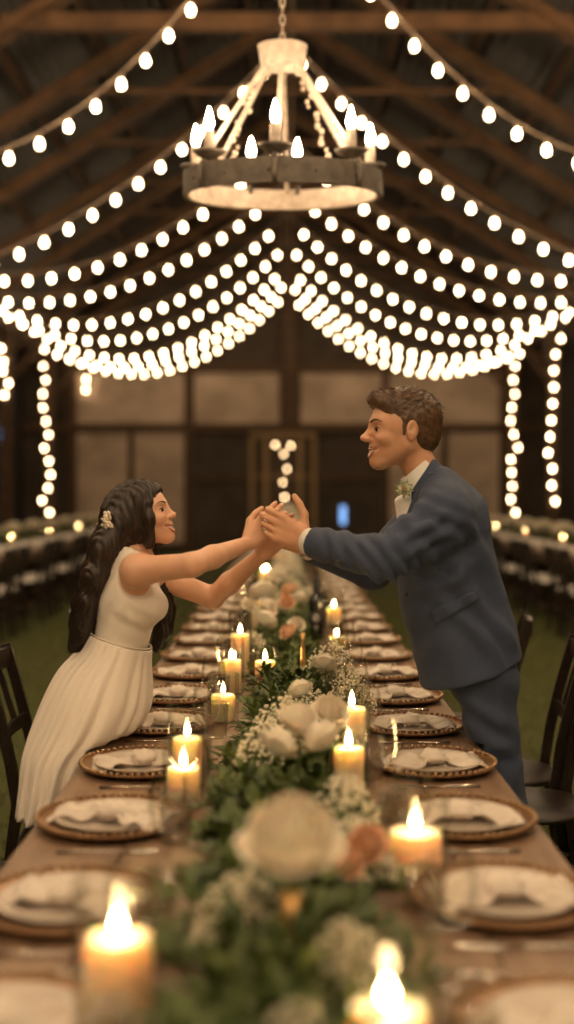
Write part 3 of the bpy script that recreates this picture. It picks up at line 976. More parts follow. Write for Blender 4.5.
class Field:
    def __init__(s, xs, ys, zs):
        s.ax = (xs, ys, zs); s.F = np.full((len(xs), len(ys), len(zs)), 1.0, np.float32)
    def blk(s, lo, hi):
        sl = []; ar = []
        for i in range(3):
            a = max(0, np.searchsorted(s.ax[i], lo[i]) - 1); b = min(len(s.ax[i]), np.searchsorted(s.ax[i], hi[i]) + 1)
            if b <= a: return None, None
            sl.append(slice(a, b)); sh = [1, 1, 1]; sh[i] = b - a; ar.append(s.ax[i][a:b].reshape(sh))
        return tuple(sl), ar
    def comb(s, sl, d, k, op):
        f = s.F[sl]; d = d.astype(np.float32)
        if op == '+':
            h = np.maximum(k - np.abs(f - d), 0) / k; s.F[sl] = np.minimum(f, d) - h * h * k * .25
        else:
            d = -d; h = np.maximum(k - np.abs(f - d), 0) / k; s.F[sl] = np.maximum(f, d) + h * h * k * .25
    def cap(s, a, b, ra, rb, k=.01, sy=1.0, op='+', sy2=None):
        a = np.array(a, float); b = np.array(b, float)
        m = max(ra, rb) * max(1, sy, sy2 or 1) + k + .02
        sl, ar = s.blk(np.minimum(a, b) - m, np.maximum(a, b) + m)
        if sl is None: return
        ab = b - a; L2 = ab @ ab + 1e-9
        X, Y, Z = ar
        yy = sy if sy2 is None else (sy + sy2) / 2
        w = np.array([1, 1 / yy ** 2, 1])
        L2 = (ab * ab * w).sum() + 1e-9
        t = ((X - a[0]) * ab[0] + (Y - a[1]) * ab[1] * w[1] + (Z - a[2]) * ab[2]) / L2
        t = np.clip(t, 0, 1)
        q = sy if sy2 is None else sy + (sy2 - sy) * t
        dx = X - a[0] - t * ab[0]; dy = (Y - a[1] - t * ab[1]) / q; dz = Z - a[2] - t * ab[2]
        d = np.sqrt(dx * dx + dy * dy + dz * dz) - (ra + (rb - ra) * t)
        s.comb(sl, d, k, op)
    def ell(s, c, r, R=None, k=.01, op='+'):
        c = np.array(c, float); r = np.array(r, float); m = r.max() + k + .02
        sl, (X, Y, Z) = s.blk(c - m, c + m)
        if sl is None: return
        p = [X - c[0], Y - c[1], Z - c[2]]
        if R is not None:
            p = [p[0] * R[0][j] + p[1] * R[1][j] + p[2] * R[2][j] for j in range(3)]
        q0 = np.sqrt((p[0] / r[0]) ** 2 + (p[1] / r[1]) ** 2 + (p[2] / r[2]) ** 2)
        q1 = np.sqrt((p[0] / r[0] ** 2) ** 2 + (p[1] / r[1] ** 2) ** 2 + (p[2] / r[2] ** 2) ** 2) + 1e-6
        d = np.maximum(q0 * (q0 - 1) / q1, -r.min())
        s.comb(sl, d, k, op)
    def plane(s, p, n, k=.005):
        """removes what lies on the n side of the plane"""
        p = np.array(p, float); n = np.array(n, float); n /= np.linalg.norm(n)
        sl, (X, Y, Z) = s.blk([-99] * 3, [99] * 3)
        s.comb(sl, -((X - p[0]) * n[0] + (Y - p[1]) * n[1] + (Z - p[2]) * n[2]), k, '-')
    def mesh(s, name, m):
        F = s.F; ins = F < 0
        n = F.shape
        c = np.zeros((n[0] - 1, n[1] - 1, n[2] - 1), np.int8)
        for i in (0, 1):
            for j in (0, 1):
                for k in (0, 1):
                    c += ins[i:n[0] - 1 + i, j:n[1] - 1 + j, k:n[2] - 1 + k]
        act = np.argwhere((c > 0) & (c < 8))
        idx = np.full(c.shape, -1, np.int32); idx[act[:, 0], act[:, 1], act[:, 2]] = np.arange(len(act))
        pos = np.zeros((len(act), 3)); cnt = np.zeros(len(act))
        def val(o): return F[act[:, 0] + o[0], act[:, 1] + o[1], act[:, 2] + o[2]]
        def pt(o): return np.stack([s.ax[q][act[:, q] + o[q]] for q in range(3)], 1)
        cs = [(i, j, k) for i in (0, 1) for j in (0, 1) for k in (0, 1)]
        V = {o: val(o) for o in cs}; Pp = {o: pt(o) for o in cs}
        for o in cs:
            for q in range(3):
                if o[q] == 0:
                    e = list(o); e[q] = 1; e = tuple(e)
                    fa, fb = V[o], V[e]; mm = (fa < 0) != (fb < 0)
                    t = np.where(mm, fa / np.where(mm, fa - fb, 1), 0)
                    pos += np.where(mm[:, None], Pp[o] + (Pp[e] - Pp[o]) * t[:, None], 0); cnt += mm
        pos /= cnt[:, None]
        quads = []
        for q in range(3):
            u, v = (q + 1) % 3, (q + 2) % 3
            sa = [slice(None)] * 3; sb = [slice(None)] * 3
            sa[q] = slice(0, n[q] - 1); sb[q] = slice(1, n[q])
            for z in (u, v): sa[z] = slice(1, n[z] - 1); sb[z] = slice(1, n[z] - 1)
            A = ins[tuple(sa)]; B = ins[tuple(sb)]
            for flip, mk in ((0, A & ~B), (1, ~A & B)):
                e = np.argwhere(mk)
                if not len(e): continue
                e = e.copy(); e[:, u] += 1; e[:, v] += 1
                def cell(du, dv):
                    f = e.copy(); f[:, u] += du; f[:, v] += dv; return idx[f[:, 0], f[:, 1], f[:, 2]]
                Q = np.stack([cell(-1, -1), cell(0, -1), cell(0, 0), cell(-1, 0)], 1)
                if flip: Q = Q[:, ::-1]
                quads.append(Q)
        Q = np.concatenate(quads)
        Q = Q[(Q >= 0).all(1)]
        return raw_mesh(name, pos, Q, m)

def raw_mesh(name, pos, Q, m):
    me = bpy.data.meshes.new(name)
    me.vertices.add(len(pos)); me.vertices.foreach_set('co', np.asarray(pos, np.float32).ravel())
    me.loops.add(Q.size); me.loops.foreach_set('vertex_index', Q.astype(np.int32).ravel())
    me.polygons.add(len(Q)); me.polygons.foreach_set('loop_start', np.arange(0, Q.size, Q.shape[1], dtype=np.int32))
    me.polygons.foreach_set('use_smooth', np.ones(len(Q), bool))
    me.update(calc_edges=True); me.validate()
    if m is not None: me.materials.append(m)
    return me

def displace(me, fn):
    n = len(me.vertices); co = np.empty(n * 3, np.float32); no = np.empty(n * 3, np.float32)
    me.vertices.foreach_get('co', co); me.vertices.foreach_get('normal', no)
    co = co.reshape(-1, 3); no = no.reshape(-1, 3)
    co = co + no * fn(co)[:, None]
    me.vertices.foreach_set('co', co.astype(np.float32).ravel()); me.update()

def press(me, sgn, lim):
    n = len(me.vertices); c = np.empty(n * 3, np.float32); me.vertices.foreach_get('co', c); c = c.reshape(-1, 3)
    w = (c[:, 2] < .785) & (c[:, 2] > .5); c[w, 0] = sgn * np.maximum(sgn * c[w, 0], lim); me.vertices.foreach_set('co', c.ravel()); me.update()

class Head:
    def __init__(s, O, yaw, pitch, sc):
        s.O = Vector(O); s.s = sc
        R = Matrix.Rotation(yaw, 3, 'Z') @ Matrix.Rotation(-pitch, 3, 'Y')
        s.R = R; s.Rn = np.array(R)
    def p(s, v): return s.O + s.s * (s.R @ Vector(v))
    def ell(s, F, c, r, k=.01, op='+', rot=None):
        R = s.R if rot is None else s.R @ rot
        F.ell(s.p(c), [q * s.s for q in r], np.array(R), k * s.s, op)
    def cap(s, F, a, b, ra, rb, k=.01, op='+'):
        F.cap(s.p(a), s.p(b), ra * s.s, rb * s.s, k * s.s, 1.0, op)

def build_head(F, H, fem):
    e, c = H.ell, H.cap
    e(F, (-.012, 0, .030), (.098, .076, .090), .02)
    e(F, (.028, 0, .004), (.066, .066, .084), .03)
    e(F, (.030, 0, -.048), (.050, .050, .052), .03)
    for s in (-1, 1):
        c(F, (-.002, s * (.046 if fem else .050), -.044), (.066, s * .012, -.096 if not fem else -.092), .021, .016, .03)
        e(F, (.060, s * .040, -.026), (.027, .022, .019), .016)
        c(F, (.086, s * .008, .022), (.068, s * .044, .020), .008 if not fem else .005, .008 if not fem else .005, .02)
    e(F, (.078, 0, -.094), (.018, .020, .016), .016)
    e(F, (.074, 0, -.058), (.026, .034, .026), .02)
    nt = 0 if not fem else -.006
    c(F, (.088, 0, .014), (.111 + nt, 0, -.020), .0075, .0090, .014)
    e(F, (.116 + nt, 0, -.026), (.0115, .0105, .0095), .008)
    for s in (-1, 1):
        e(F, (.105 + nt, s * .0115, -.030), (.0105, .007, .008), .006)
        e(F, (.108 + nt, s * .006, -.0395), (.005, .003, .004), .003, '-')
        e(F, (.096, s * .034, .003), (.019, .019, .0125), .012, '-')
        e(F, (.070, s * .032, .000), (.0165, .017, .0150), .006)
        # upper lid fold
        c(F, (.0865, s * .018, .004), (.079, s * .046, .001), .003, .0028, .004)
        c(F, (.0850, s * .020, -.0072), (.078, s * .045, -.006), .0036, .0034, .004)
        # smile line and mouth corner
        c(F, (.104, s * .018, -.036), (.082, s * .042, -.058), .0028, .0024, .008, '-')
        c(F, (.106, 0, -.0665), (.082, s * .034, -.055), .0088, .0035, .004, '-')
        # ear
        rot = Matrix.Rotation(s * .22, 3, 'Z') @ Matrix.Rotation(-.15, 3, 'Y')
        e(F, (-.010, s * .077, -.002), (.018, .0065, .032), .006, rot=rot)
        e(F, (-.006, s * .085, .003), (.010, .006, .018), .004, '-', rot=rot)
        e(F, (-.002, s * .080, -.010), (.004, .004, .006), .004, rot=rot)

from mathutils.bvhtree import BVHTree
def bvh_of(me):
    n = len(me.vertices); co = np.empty(n * 3, np.float32); me.vertices.foreach_get('co', co)
    return BVHTree.FromPolygons([Vector(c) for c in co.reshape(-1, 3)], [tuple(p.vertices) for p in me.polygons])
def face_parts(body, H, fem):
    M_eye = mat('eye_white', (.75, .70, .65), .25); M_iris = mat('iris', (.03, .015, .01), .15)
    M_lip = mat('lips', (.50, .16, .12) if fem else (.46, .20, .14), .4); M_teeth = mat('teeth', (.88, .82, .74), .3)
    M_brow = mat('brow_hair', (.035, .018, .01), .7)
    bv = bvh_of(body.data)
    def on(l, off=.0006):
        l = Vector(l); out = Vector((l.x - .01, l.y * 1.1, 0)).normalized(); d = H.R @ out
        h, nn, _, _ = bv.ray_cast(H.p(l + out * .04), -d)
        if h is None: return H.p(l)
        return h + d * off * H.s
    def arc(pts, n=10):
        pts = [Vector(p) for p in pts]; o = []
        for k in range(n + 1):
            t = k / n * (len(pts) - 1); a = min(int(t), len(pts) - 2); o.append(pts[a].lerp(pts[a + 1], t - a))
        return o
    for s in (-1, 1):
        b = BM(); ball(b, H.p((.0765, s * .032, -.002)), .0120 * H.s, 16, 12); ey = obj('eye', b, M_eye, body, smooth=True)
        b = BM(); ball(b, H.p((.0852, s * .0345, -.0018)), .0062 * H.s, 12, 8); obj('iris', b, M_iris, ey, smooth=True)
        b = BM(); pts = [on(p, .0008) for p in arc([(.09, s * .018, .0015), (.09, s * .026, .0065), (.085, s * .037, .0060), (.075, s * .047, .0015)])]
        tube(b, pts, [.0006 + .0011 * math.sin(PI * k / 10) for k in range(11)], 6); obj('eyelash', b, M_brow, body)
        b = BM(); pts = [on(p, .001) for p in arc([(.09, s * .012, .021), (.09, s * .024, .027), (.08, s * .036, .028), (.07, s * .050, .021)])]
        r0 = .0030 if not fem else .0018
        tube(b, pts, [r0 * (1.05 - .75 * (k / 10) ** 2) for k in range(11)], 6); obj('eyebrow', b, M_brow, body, smooth=True)
    up, lo = [], []
    for k in range(17):
        u = (k / 8 - 1); a = abs(u)
        up.append(on((.10 - .02 * a, u * .032, -.0575 + .0065 * a ** 2), .0006))
        lo.append(on((.098 - .02 * a, u * .031, -.0795 + .0265 * a ** 1.8), .0004))
    rr = [.0008 + .0026 * (1 - abs(k / 8 - 1) ** 2) for k in range(17)]
    b = BM(); tube(b, up, [r * H.s for r in rr], 8); tube(b, lo, [r * 1.25 * H.s for r in rr], 8); obj('lips', b, M_lip, body, smooth=True)
    b = BM(); pr = None
    for k in range(15):
        u = (k / 7 - 1); a = abs(u); x = .0985 - .022 * a ** 2
        v1 = b.verts.new(H.p((x, u * .028, -.0590 + .006 * a * a))); v2 = b.verts.new(H.p((x, u * .028, -.0680 + .011 * a * a)))
        if pr: b.faces.new((pr[0], v1, v2, pr[1]))
        pr = (v1, v2)
    bmesh.ops.solidify(b, geom=b.faces[:], thickness=.002)
    obj('teeth', b, M_teeth, body)

def hand(F, wr, Fd, N, T, s, curls, thumb, k=.004, spread=.0):
    wr = Vector(wr); Fd = Vector(Fd).normalized(); N = Vector(N).normalized(); T = Vector(T).normalized()
    offs = (.030, .0105, -.010, -.029); ks = []
    lens = ((.041, .025, .021), (.045, .029, .022), (.042, .027, .021), (.033, .021, .019))
    rad = (.0094, .0096, .0090, .0080)
    for i in range(4):
        kn = wr + Fd * (.088 - .006 * abs(i - 1)) * s + T * offs[i] * s - N * .002
        ks.append(kn)
        F.cap(wr + T * offs[i] * .55 * s + Fd * .012 * s, kn, .0145 * s, .0112 * s, .012)
    F.cap(wr + Fd * .02 * s + N * .004 * s + T * .012 * s, wr + Fd * .06 * s + N * .004 * s + T * .018 * s, .014 * s, .012 * s, .012)
    for i in range(4):
        p = ks[i]; ang = 0; dirT = T * (offs[i] * spread * 8)
        for j in range(3):
            ang += curls[i][j]
            d = (Fd * math.cos(ang) + N * math.sin(ang) + dirT).normalized()
            q = p + d * lens[i][j] * s
            r0 = rad[i] * s * (1 - .09 * j); F.cap(p, q, r0, r0 * .9, k if j or 1 else .006)
            p = q
    a = wr + Fd * .018 * s + T * .022 * s + N * .006 * s
    b = a + (Fd * thumb[0][0] + T * thumb[0][1] + N * thumb[0][2]).normalized() * .044 * s
    c = b + (Fd * thumb[1][0] + T * thumb[1][1] + N * thumb[1][2]).normalized() * .032 * s
    d = c + (Fd * thumb[2][0] + T * thumb[2][1] + N * thumb[2][2]).normalized() * .026 * s
    F.cap(a, b, .0155 * s, .0115 * s, .012); F.cap(b, c, .0110 * s, .0100 * s, .004); F.cap(c, d, .0100 * s, .0080 * s, .004)
    return ks

def patch(bvh, quad, nu, nv, name, m, parent, off=.003, th=.003, y0=2.6):
    """cloth patch lying on a surface; quad = 4 photo points, clockwise from top left"""
    b = BM(); g = []
    for i in range(nu + 1):
        row = []
        for j in range(nv + 1):
            u, v = i / nu, j / nv
            x = (quad[0][0] * (1 - v) + quad[1][0] * v) * (1 - u) + (quad[3][0] * (1 - v) + quad[2][0] * v) * u
            y = (quad[0][1] * (1 - v) + quad[1][1] * v) * (1 - u) + (quad[3][1] * (1 - v) + quad[2][1] * v) * u
            o = P(x, y, 1.0); d = (o - Vector((0, 0, CAMZ))).normalized()
            h, nn, _, _ = bvh.ray_cast(P(x, y, y0), d)
            row.append(None if h is None else b.verts.new(h + (nn if nn.y < 0 else -nn) * off))
        g.append(row)
    for i in range(nu):
        for j in range(nv):
            q = (g[i][j], g[i][j + 1], g[i + 1][j + 1], g[i + 1][j])
            if all(q) : b.faces.new(q)
    o = obj(name, b, m, parent, smooth=True)
    md = o.modifiers.new('t', 'SOLIDIFY'); md.thickness = th; md.offset = 0
    return o

M_skin_m = mat('skin_warm', (.62, .325, .195), .42, col2=(.68, .365, .22), scale=30, sss=.25, bump=.05, bscale=300)
M_skin_f = mat('skin_fair', (.70, .395, .25), .38, col2=(.75, .43, .28), scale=30, sss=.25)
def woven(name, c1, c2):
    m = mat(name, c1, .8, col2=c2, scale=500, bump=.15, bscale=700, sheen=.04, detail=2)
    return m
M_suit = woven('blue_suit_wool', (.030, .044, .088), (.052, .070, .122))
M_shirt = mat('white_shirt', (.80, .77, .72), .7)
M_dress = mat('ivory_dress', (.82, .73, .64), .7, sheen=.2, bump=.06, bscale=200)
M_hair_m = mat('brown_hair', (.060, .030, .014), .42, col2=(.13, .068, .032), scale=60, spec=.5)
M_hair_f = mat('dark_long_hair', (.011, .006, .004), .42, col2=(.036, .018, .009), scale=40, stretch=(3, 3, .4), spec=.5)

# ================================================================== THE GROOM
HG = Head(P(403, 431, 3.38), math.radians(188), math.radians(2), 1.0)
gs = {'ns': P(445, 514, 3.20), 'fs': P(430, 508, 3.56), 'ne': P(384, 559, 3.10), 'fe': P(372, 570, 3.56),
      'nw': P(306, 541, 3.285), 'fw': P(304, 545, 3.425), 'nb': P(426, 484, 3.38)}
F = Field(axis((-.14, .003), (.06, .006), (.18, .0035), (.47, .008), .98), axis((2.98, .008), (3.24, .0032), (3.50, .008), 3.78), axis((-.02, .012), (1.24, .0034), 1.83))
build_head(F, HG, False)
neck = P(414, 462, 3.38)
F.cap(neck + Vector((-.005, 0, .03)), gs['nb'] + Vector((.015, 0, -.02)), .050, .054, .02)
F.cap(P(440, 520, 3.38), P(452, 600, 3.38), .060, .09, .04, 1.6, sy2=1.45)
F.cap(P(452, 600, 3.38), P(480, 662, 3.38), .085, .080, .04, 1.45, sy2=1.5)
for s_, sh, el, wr in (('n', 'ns', 'ne', 'nw'), ('f', 'fs', 'fe', 'fw')):
    F.cap(gs[sh], gs[el], .052, .042, .03); F.cap(gs[el], gs[wr], .040, .0255, .02)
F.cap(gs['ns'], gs['fs'], .045, .045, .03)
legs = []
for yy, dx in ((3.28, -3), (3.48, -2)):
    hip, kn, an = P(484 + dx, 675, yy), P(507 + dx, 815, yy), P(530 + dx, 955, yy)
    an.z = .10; legs.append((hip, kn, an))
    F.cap(hip + Vector((.01, 0, 0)), kn, .064, .050, .03); F.cap(kn, an, .050, .036, .02); F.cap(an + Vector((0, 0, -.03)), an + Vector((-.14, 0, -.065)), .035, .028, .02)
# hands: both hands of the groom close round the bride's
cn = [(.15, 1.0, .9), (.2, 1.05, .9), (.25, 1.1, .95), (.3, 1.15, .95)]
hand(F, gs['nw'], (-.90, .06, .44), (.06, 1, 0), (.44, 0, .90), 1.06, cn, ((.40, .9, .15), (.78, .62, .15), (.86, .5, .2)))
hand(F, gs['fw'], (-.90, -.04, .44), (-.04, -1, 0), (.44, 0, .90), 1.06, cn, ((.8, .5, .1), (.97, .15, .2), (.97, .0, .3)))
gm = F.mesh('groom', M_skin_m); del F
press(gm, 1, .585)
groom = bpy.data.objects.new('person', gm); COL.objects.link(groom)
tag(groom, 'smiling short-haired person in a blue suit leaning over the table', 'person')
face_parts(groom, HG, False)

# hair: a solid mass and many combed locks
def lock(b, pts, r, n=5): tube(b, pts, [r * f for f in ([.5, 1, .9, .55, .12] if len(pts) == 5 else [.6] + [1] * (len(pts) - 3) + [.6, .1])], n)
FH = Field(axis((.18, .003), .50), axis((3.26, .003), 3.50), axis((1.48, .003), 1.84))
e = HG.ell
e(FH, (-.014, 0, .034), (.103, .080, .094), .01)
e(FH, (.030, 0, .074), (.068, .062, .042), .03)
e(FH, (.070, 0, .088), (.030, .044, .022), .02)
e(FH, (-.058, 0, -.020), (.048, .064, .048), .03)
# clear the face, the temples and the neck
e(FH, (.125, 0, -.01), (.092, .12, .082), .008, '-')
e(FH, (.060, 0, -.085), (.105, .13, .080), .008, '-')
for s in (-1, 1):
    e(FH, (-.004, s * .088, -.012), (.022, .022, .036), .006, '-')
    e(FH, (.026, s * .078, -.035), (.030, .04, .035), .008, '-')
    HG.cap(FH, (.012, s * .068, .03), (.014, s * .073, -.014), .009, .004, .01)
e(FH, (-.055, 0, -.100), (.06, .10, .045), .01, '-')
hm = FH.mesh('hair', M_hair_m)
def hn(c):
    return .0006 * np.sin(c[:, 0] * 230 + 3 * np.sin(c[:, 2] * 60)) * np.sin(c[:, 1] * 260 + c[:, 2] * 90) + .0003 * np.sin(c[:, 2] * 300 + c[:, 0] * 140)
displace(hm, hn)
hair = bpy.data.objects.new('hair', hm); link(hair, groom)
bv = bvh_of(hm); rr = random.Random(2)
b = BM()
invR = HG.R.transposed()
for i in range(2200):
    th = rr.random() * 2 * PI; ph = math.acos(rr.uniform(-.5, 1))
    d = Vector((math.sin(ph) * math.cos(th), math.sin(ph) * math.sin(th), math.cos(ph)))
    o = HG.p((-.0, 0, .03)); dw = HG.R @ d
    h, nn, _, _ = bv.ray_cast(o + dw * .2, -dw)
    if h is None: continue
    l = invR @ (h - HG.O)
    if nn.dot(dw) < 0: nn = -nn
    fl = HG.R @ (Vector((-.75, .25 * (1 if l.y < 0 else -1), .1 if l.z > .06 else -1.0)) if l.z > .03 else Vector((-.35, 0, -1)))
    if l.x > .03 and l.z > .05: fl = HG.R @ Vector((.55, rr.uniform(-.5, .5), .6))
    fl = (fl - nn * fl.dot(nn)).normalized()
    fl = (fl + Vector((rr.uniform(-.35, .35), rr.uniform(-.35, .35), rr.uniform(-.35, .35)))).normalized()
    L = rr.uniform(.014, .026) * (1.0 if l.z > .05 else .6); up = (.22 if l.z > .07 else .06)
    pts = [h - nn * .003 + fl * L * t + nn * (L * up * math.sin(t * 2.1)) for t in (0, .25, .5, .75, 1)]
    lock(b, pts, rr.uniform(.0009, .0017), 3)
obj('locks', b, M_hair_m, hair, smooth=True)

# jacket
FJ = Field(axis((.02, .005), .78), axis((3.0, .0055), 3.76), axis((.86, .005), 1.62))
sec = [((440, 506), 27, .155), ((443, 532), 44, .195), ((445, 565), 49, .195), ((452, 600), 51, .185), ((464, 637), 51, .195), ((474, 685), 53, .215)]
for (c1, r1, w1), (c2, r2, w2) in zip(sec[:-1], sec[1:]):
    a, b_ = P(*c1, 3.38), P(*c2, 3.38); ra, rb = r1 / 340, r2 / 340
    FJ.cap(a, b_, ra, rb, .02, w1 / ra, sy2=w2 / rb)
FJ.cap(P(446, 506, 3.25), P(434, 503, 3.51), .062, .062, .03)
FJ.cap(P(440, 486, 3.38), P(460, 512, 3.38), .060, .080, .03, 1.35, sy2=1.7)
FJ.cap(P(441, 487, 3.33), gs['ns'], .050, .070, .03)
FJ.cap(P(440, 487, 3.43), gs['fs'], .050, .070, .03)
FJ.plane(P(437, 682, 3.38), (P(437, 682, 3.38) - P(424, 640, 3.38)), .006)
FJ.plane(P(521, 653, 3.38), Vector((.36, 0, -1)), .006)
for sh, el, wr, yy in (('ns', 'ne', 'nw', 0), ('fs', 'fe', 'fw', 0)):
    S_, E_, W_ = gs[sh], gs[el], gs[wr]
    FJ.cap(S_ + Vector((0.005, 0, -.01)), E_, .078, .060, .035)
    FJ.cap(E_, E_.lerp(W_, .84), .059, .047, .02)
# keep sleeve ends open: flat cut and a hollow
for el, wr in (('ne', 'nw'), ('fe', 'fw')):
    E_, W_ = gs[el], gs[wr]; d = (W_ - E_).normalized()
    sl_p = E_.lerp(W_, .86)
    FJ.cap(sl_p - d * .0 + d * .075, sl_p + d * .16, .075, .075, .003, op='-')
    FJ.cap(sl_p - d * .05, sl_p + d * .08, .037, .037, .003, op='-')
# neck opening
FJ.cap(P(405, 450, 3.38), P(423, 484, 3.38), .066, .064, .008, op='-')
FJ.ell(P(400, 497, 3.38), (.045, .045, .075), None, .01, '-')
# side vent and the gap between jacket front panels
FJ.cap(P(503, 668, 3.18), P(487, 612, 3.18), .008, .001, .004, op='-')
jm = FJ.mesh('jacket', M_suit)
gd = np.array(gs['ne']); ga = np.array(gs['ns']); pw = np.array(P(418, 570, 3.2)); bw = np.array(P(480, 600, 3.2)); hw_ = np.array(P(490, 640, 3.2))
def fold(c, cen, rad, dirv, freq, amp, warp=0.0):
    d2 = ((c - cen) ** 2).sum(1); u = c @ np.array(dirv) * freq + warp * np.sin(c[:, 2] * 22 + c[:, 0] * 13)
    return amp * np.exp(-d2 / rad ** 2) * np.sin(u)
def jn(c):
    f = .0016 * np.sin(c[:, 0] * 31 + 9 * c[:, 2] + 2 * np.sin(c[:, 1] * 19)) * np.sin(c[:, 2] * 27 + c[:, 0] * 8)
    f += fold(c, gd + np.array([.02, 0, -.01]), .11, (.8, 0, .6), 150, 0.0083, 1.2)
    f += fold(c, gd + np.array([.12, 0, .06]), .09, (.55, 0, -.83), 130, 0.0067, 1.0)
    f += fold(c, np.array(P(345, 548, 3.18)), .10, (1, 0, .15), 120, 0.0053, 1.6)
    f += fold(c, bw, .13, (.75, .2, .65), 70, 0.0097, 1.2)
    f += fold(c, np.array(P(440, 560, 3.2)), .10, (-.5, 0, .85), 85, 0.0090, 1.0)
    f += fold(c, np.array(P(425, 535, 3.15)), .10, (.35, 0, .94), 120, .009, 1.4)
    f += fold(c, np.array(P(462, 545, 3.2)), .09, (.9, 0, .45), 95, .007, 1.0)
    f += fold(c, np.array(P(415, 640, 3.25)), .10, (1, 0, -.3), 80, .006, .8)
    f += fold(c, hw_, .12, (1, 0, .3), 60, 0.0083, .8)
    return f
displace(jm, jn)
jacket = bpy.data.objects.new('jacket', jm); link(jacket, groom)
jb = bvh_of(jm)
patch(jb, [(431, 611), (476, 590), (479, 599), (435, 625)], 5, 18, 'pocket_flap', M_suit, jacket, .004, .004)
M_btn = mat('suit_button', (.035, .028, .03), .35)
for k in range(4):
    o_ = P(329 + 4.8 * k, 560.5 + .3 * k, 2.6); d_ = (o_ - Vector((0, 0, CAMZ))).normalized(); h, nn, _, _ = jb.ray_cast(o_, d_)
    if h is not None:
        b = BM(); ball(b, (0, 0, 0), .006, 12, 8, (1, .45, 1)); obj('cuff_button', b, M_btn, jacket, smooth=True, loc=h + Vector((0, -.001, 0)))
o_ = P(407, 594, 2.6); d_ = (o_ - Vector((0, 0, CAMZ))).normalized(); h, nn, _, _ = jb.ray_cast(o_, d_)
if h is not None:
    b = BM(); ball(b, (0, 0, 0), .008, 12, 8, (.7, .6, 1)); obj('front_button', b, M_btn, jacket, smooth=True, loc=h)
# collar and lapels, swept round the neck
def band(name, lo, hi, m, parent, th=.005):
    """lofts between two polylines of points"""
    b = BM(); n = len(lo); g = []
    for p, q in zip(lo, hi):
        p, q = Vector(p), Vector(q); row = []
        for t in (0, .25, .5, .75, 1): row.append(b.verts.new(p.lerp(q, t)))
        g.append(row)
    for i in range(n - 1):
        for j in range(4): b.faces.new((g[i][j], g[i + 1][j], g[i + 1][j + 1], g[i][j + 1]))
    o = obj(name, b, m, parent, smooth=True)
    md = o.modifiers.new('t', 'SOLIDIFY'); md.thickness = th; md.offset = 0
    md2 = o.modifiers.new('s', 'SUBSURF'); md2.levels = 1; md2.render_levels = 1
    return o
def collar_curve(back, front, rx, ry, n=18, rad_c=None):
    """horizontal-ish loop from near front, round the back, to far front"""
    pts = []
    back = Vector(back); front = Vector(front)
    c = (back + front) / 2; ax = (back - front) / 2
    for k in range(n + 1):
        a = -PI + 2 * PI * k / n
        pts.append(c + ax * math.cos(a) + Vector((0, -1, 0)) * ry * math.sin(a))
    return pts
# shirt collar
lo = collar_curve(P(436, 468, 3.38), P(405, 498, 3.38), 0, .070); hi = collar_curve(P(429, 455, 3.38), P(400, 480, 3.38), 0, .059)
shirt = band('shirt_collar', lo, hi, M_shirt, groom, .004)
lo = collar_curve(P(452, 476, 3.38), P(404, 520, 3.38), 0, .102); hi = collar_curve(P(432, 457, 3.38), P(406, 494, 3.38), 0, .068)
band('jacket_collar', lo[2:17], hi[2:17], M_suit, jacket, .006)
FS = Field(axis((.22, .005), .50), axis((3.24, .006), 3.52), axis((1.34, .005), 1.58))
FS.cap(P(422, 484, 3.38), P(430, 520, 3.38), .056, .080, .02, 1.1); FS.cap(P(408, 500, 3.38), P(420, 540, 3.38), .04, .06, .02, 1.2)
FS.plane(P(418, 482, 3.38), (-.6, 0, .8))
shm = FS.mesh('shirt', M_shirt); so = bpy.data.objects.new('shirt', shm); link(so, groom)
# lapel seen along the opening
for s, nm in ((-1, 'n'), (1, 'f')):
    y_ = 3.38 + s * .066
    lo = [P(427, 472, y_), P(415, 492, 3.38 + s * .072), P(406, 514, 3.38 + s * .06), P(400, 540, 3.38 + s * .045)]
    hi = [P(436, 470, 3.38 + s * .085), P(427, 494, 3.38 + s * .115), P(414, 520, 3.38 + s * .10), P(401, 546, 3.38 + s * .06)]
    band('lapel', lo, hi, M_suit, jacket, .006)
# shirt cuffs
for el, wr in (('ne', 'nw'), ('fe', 'fw')):
    E_, W_ = gs[el], gs[wr]; b = BM()
    a = E_.lerp(W_, .80); c = E_.lerp(W_, .985)
    tube(b, [a, a.lerp(c, .5), c], [.039, .040, .038], 28, caps=False)
    o = obj('shirt_cuff', b, M_shirt, groom, smooth=True); md = o.modifiers.new('t', 'SOLIDIFY'); md.thickness = .003
b = BM(); tube(b, [P(307 + 4 * math.cos(a), 541, 3.285) + Vector((.0, .034 * math.cos(a), .034 * math.sin(a))) for a in [2 * PI * k / 20 for k in range(21)]], .0035, 6, caps=False)
obj('bracelet', b, mat('dark_cord', (.03, .025, .025), .6), groom)
b = BM(); ball(b, P(310, 556, 3.25), .0045, 8, 6); obj('cuff_link', b, M_btn, groom)
# boutonniere
q = P(404, 489, 3.31); bt = BM()
bo = obj('boutonniere', BM(), None, groom)
bo.location = q; bo.rotation_euler = (1.2, -.5, 0)
bl = bpy.data.objects.new('bloom', RM[1]); link(bl, bo); bl.scale = (.016,) * 3
b = BM()
for k in range(9):
    a = 2 * PI * k / 9; leaf(b, Vector((0, 0, -.004)), Vector((math.cos(a), math.sin(a), .3)), Vector((0, 0, 1)), .030, .007, .2, None)
obj('leaves', b, M_leaf2, bo)
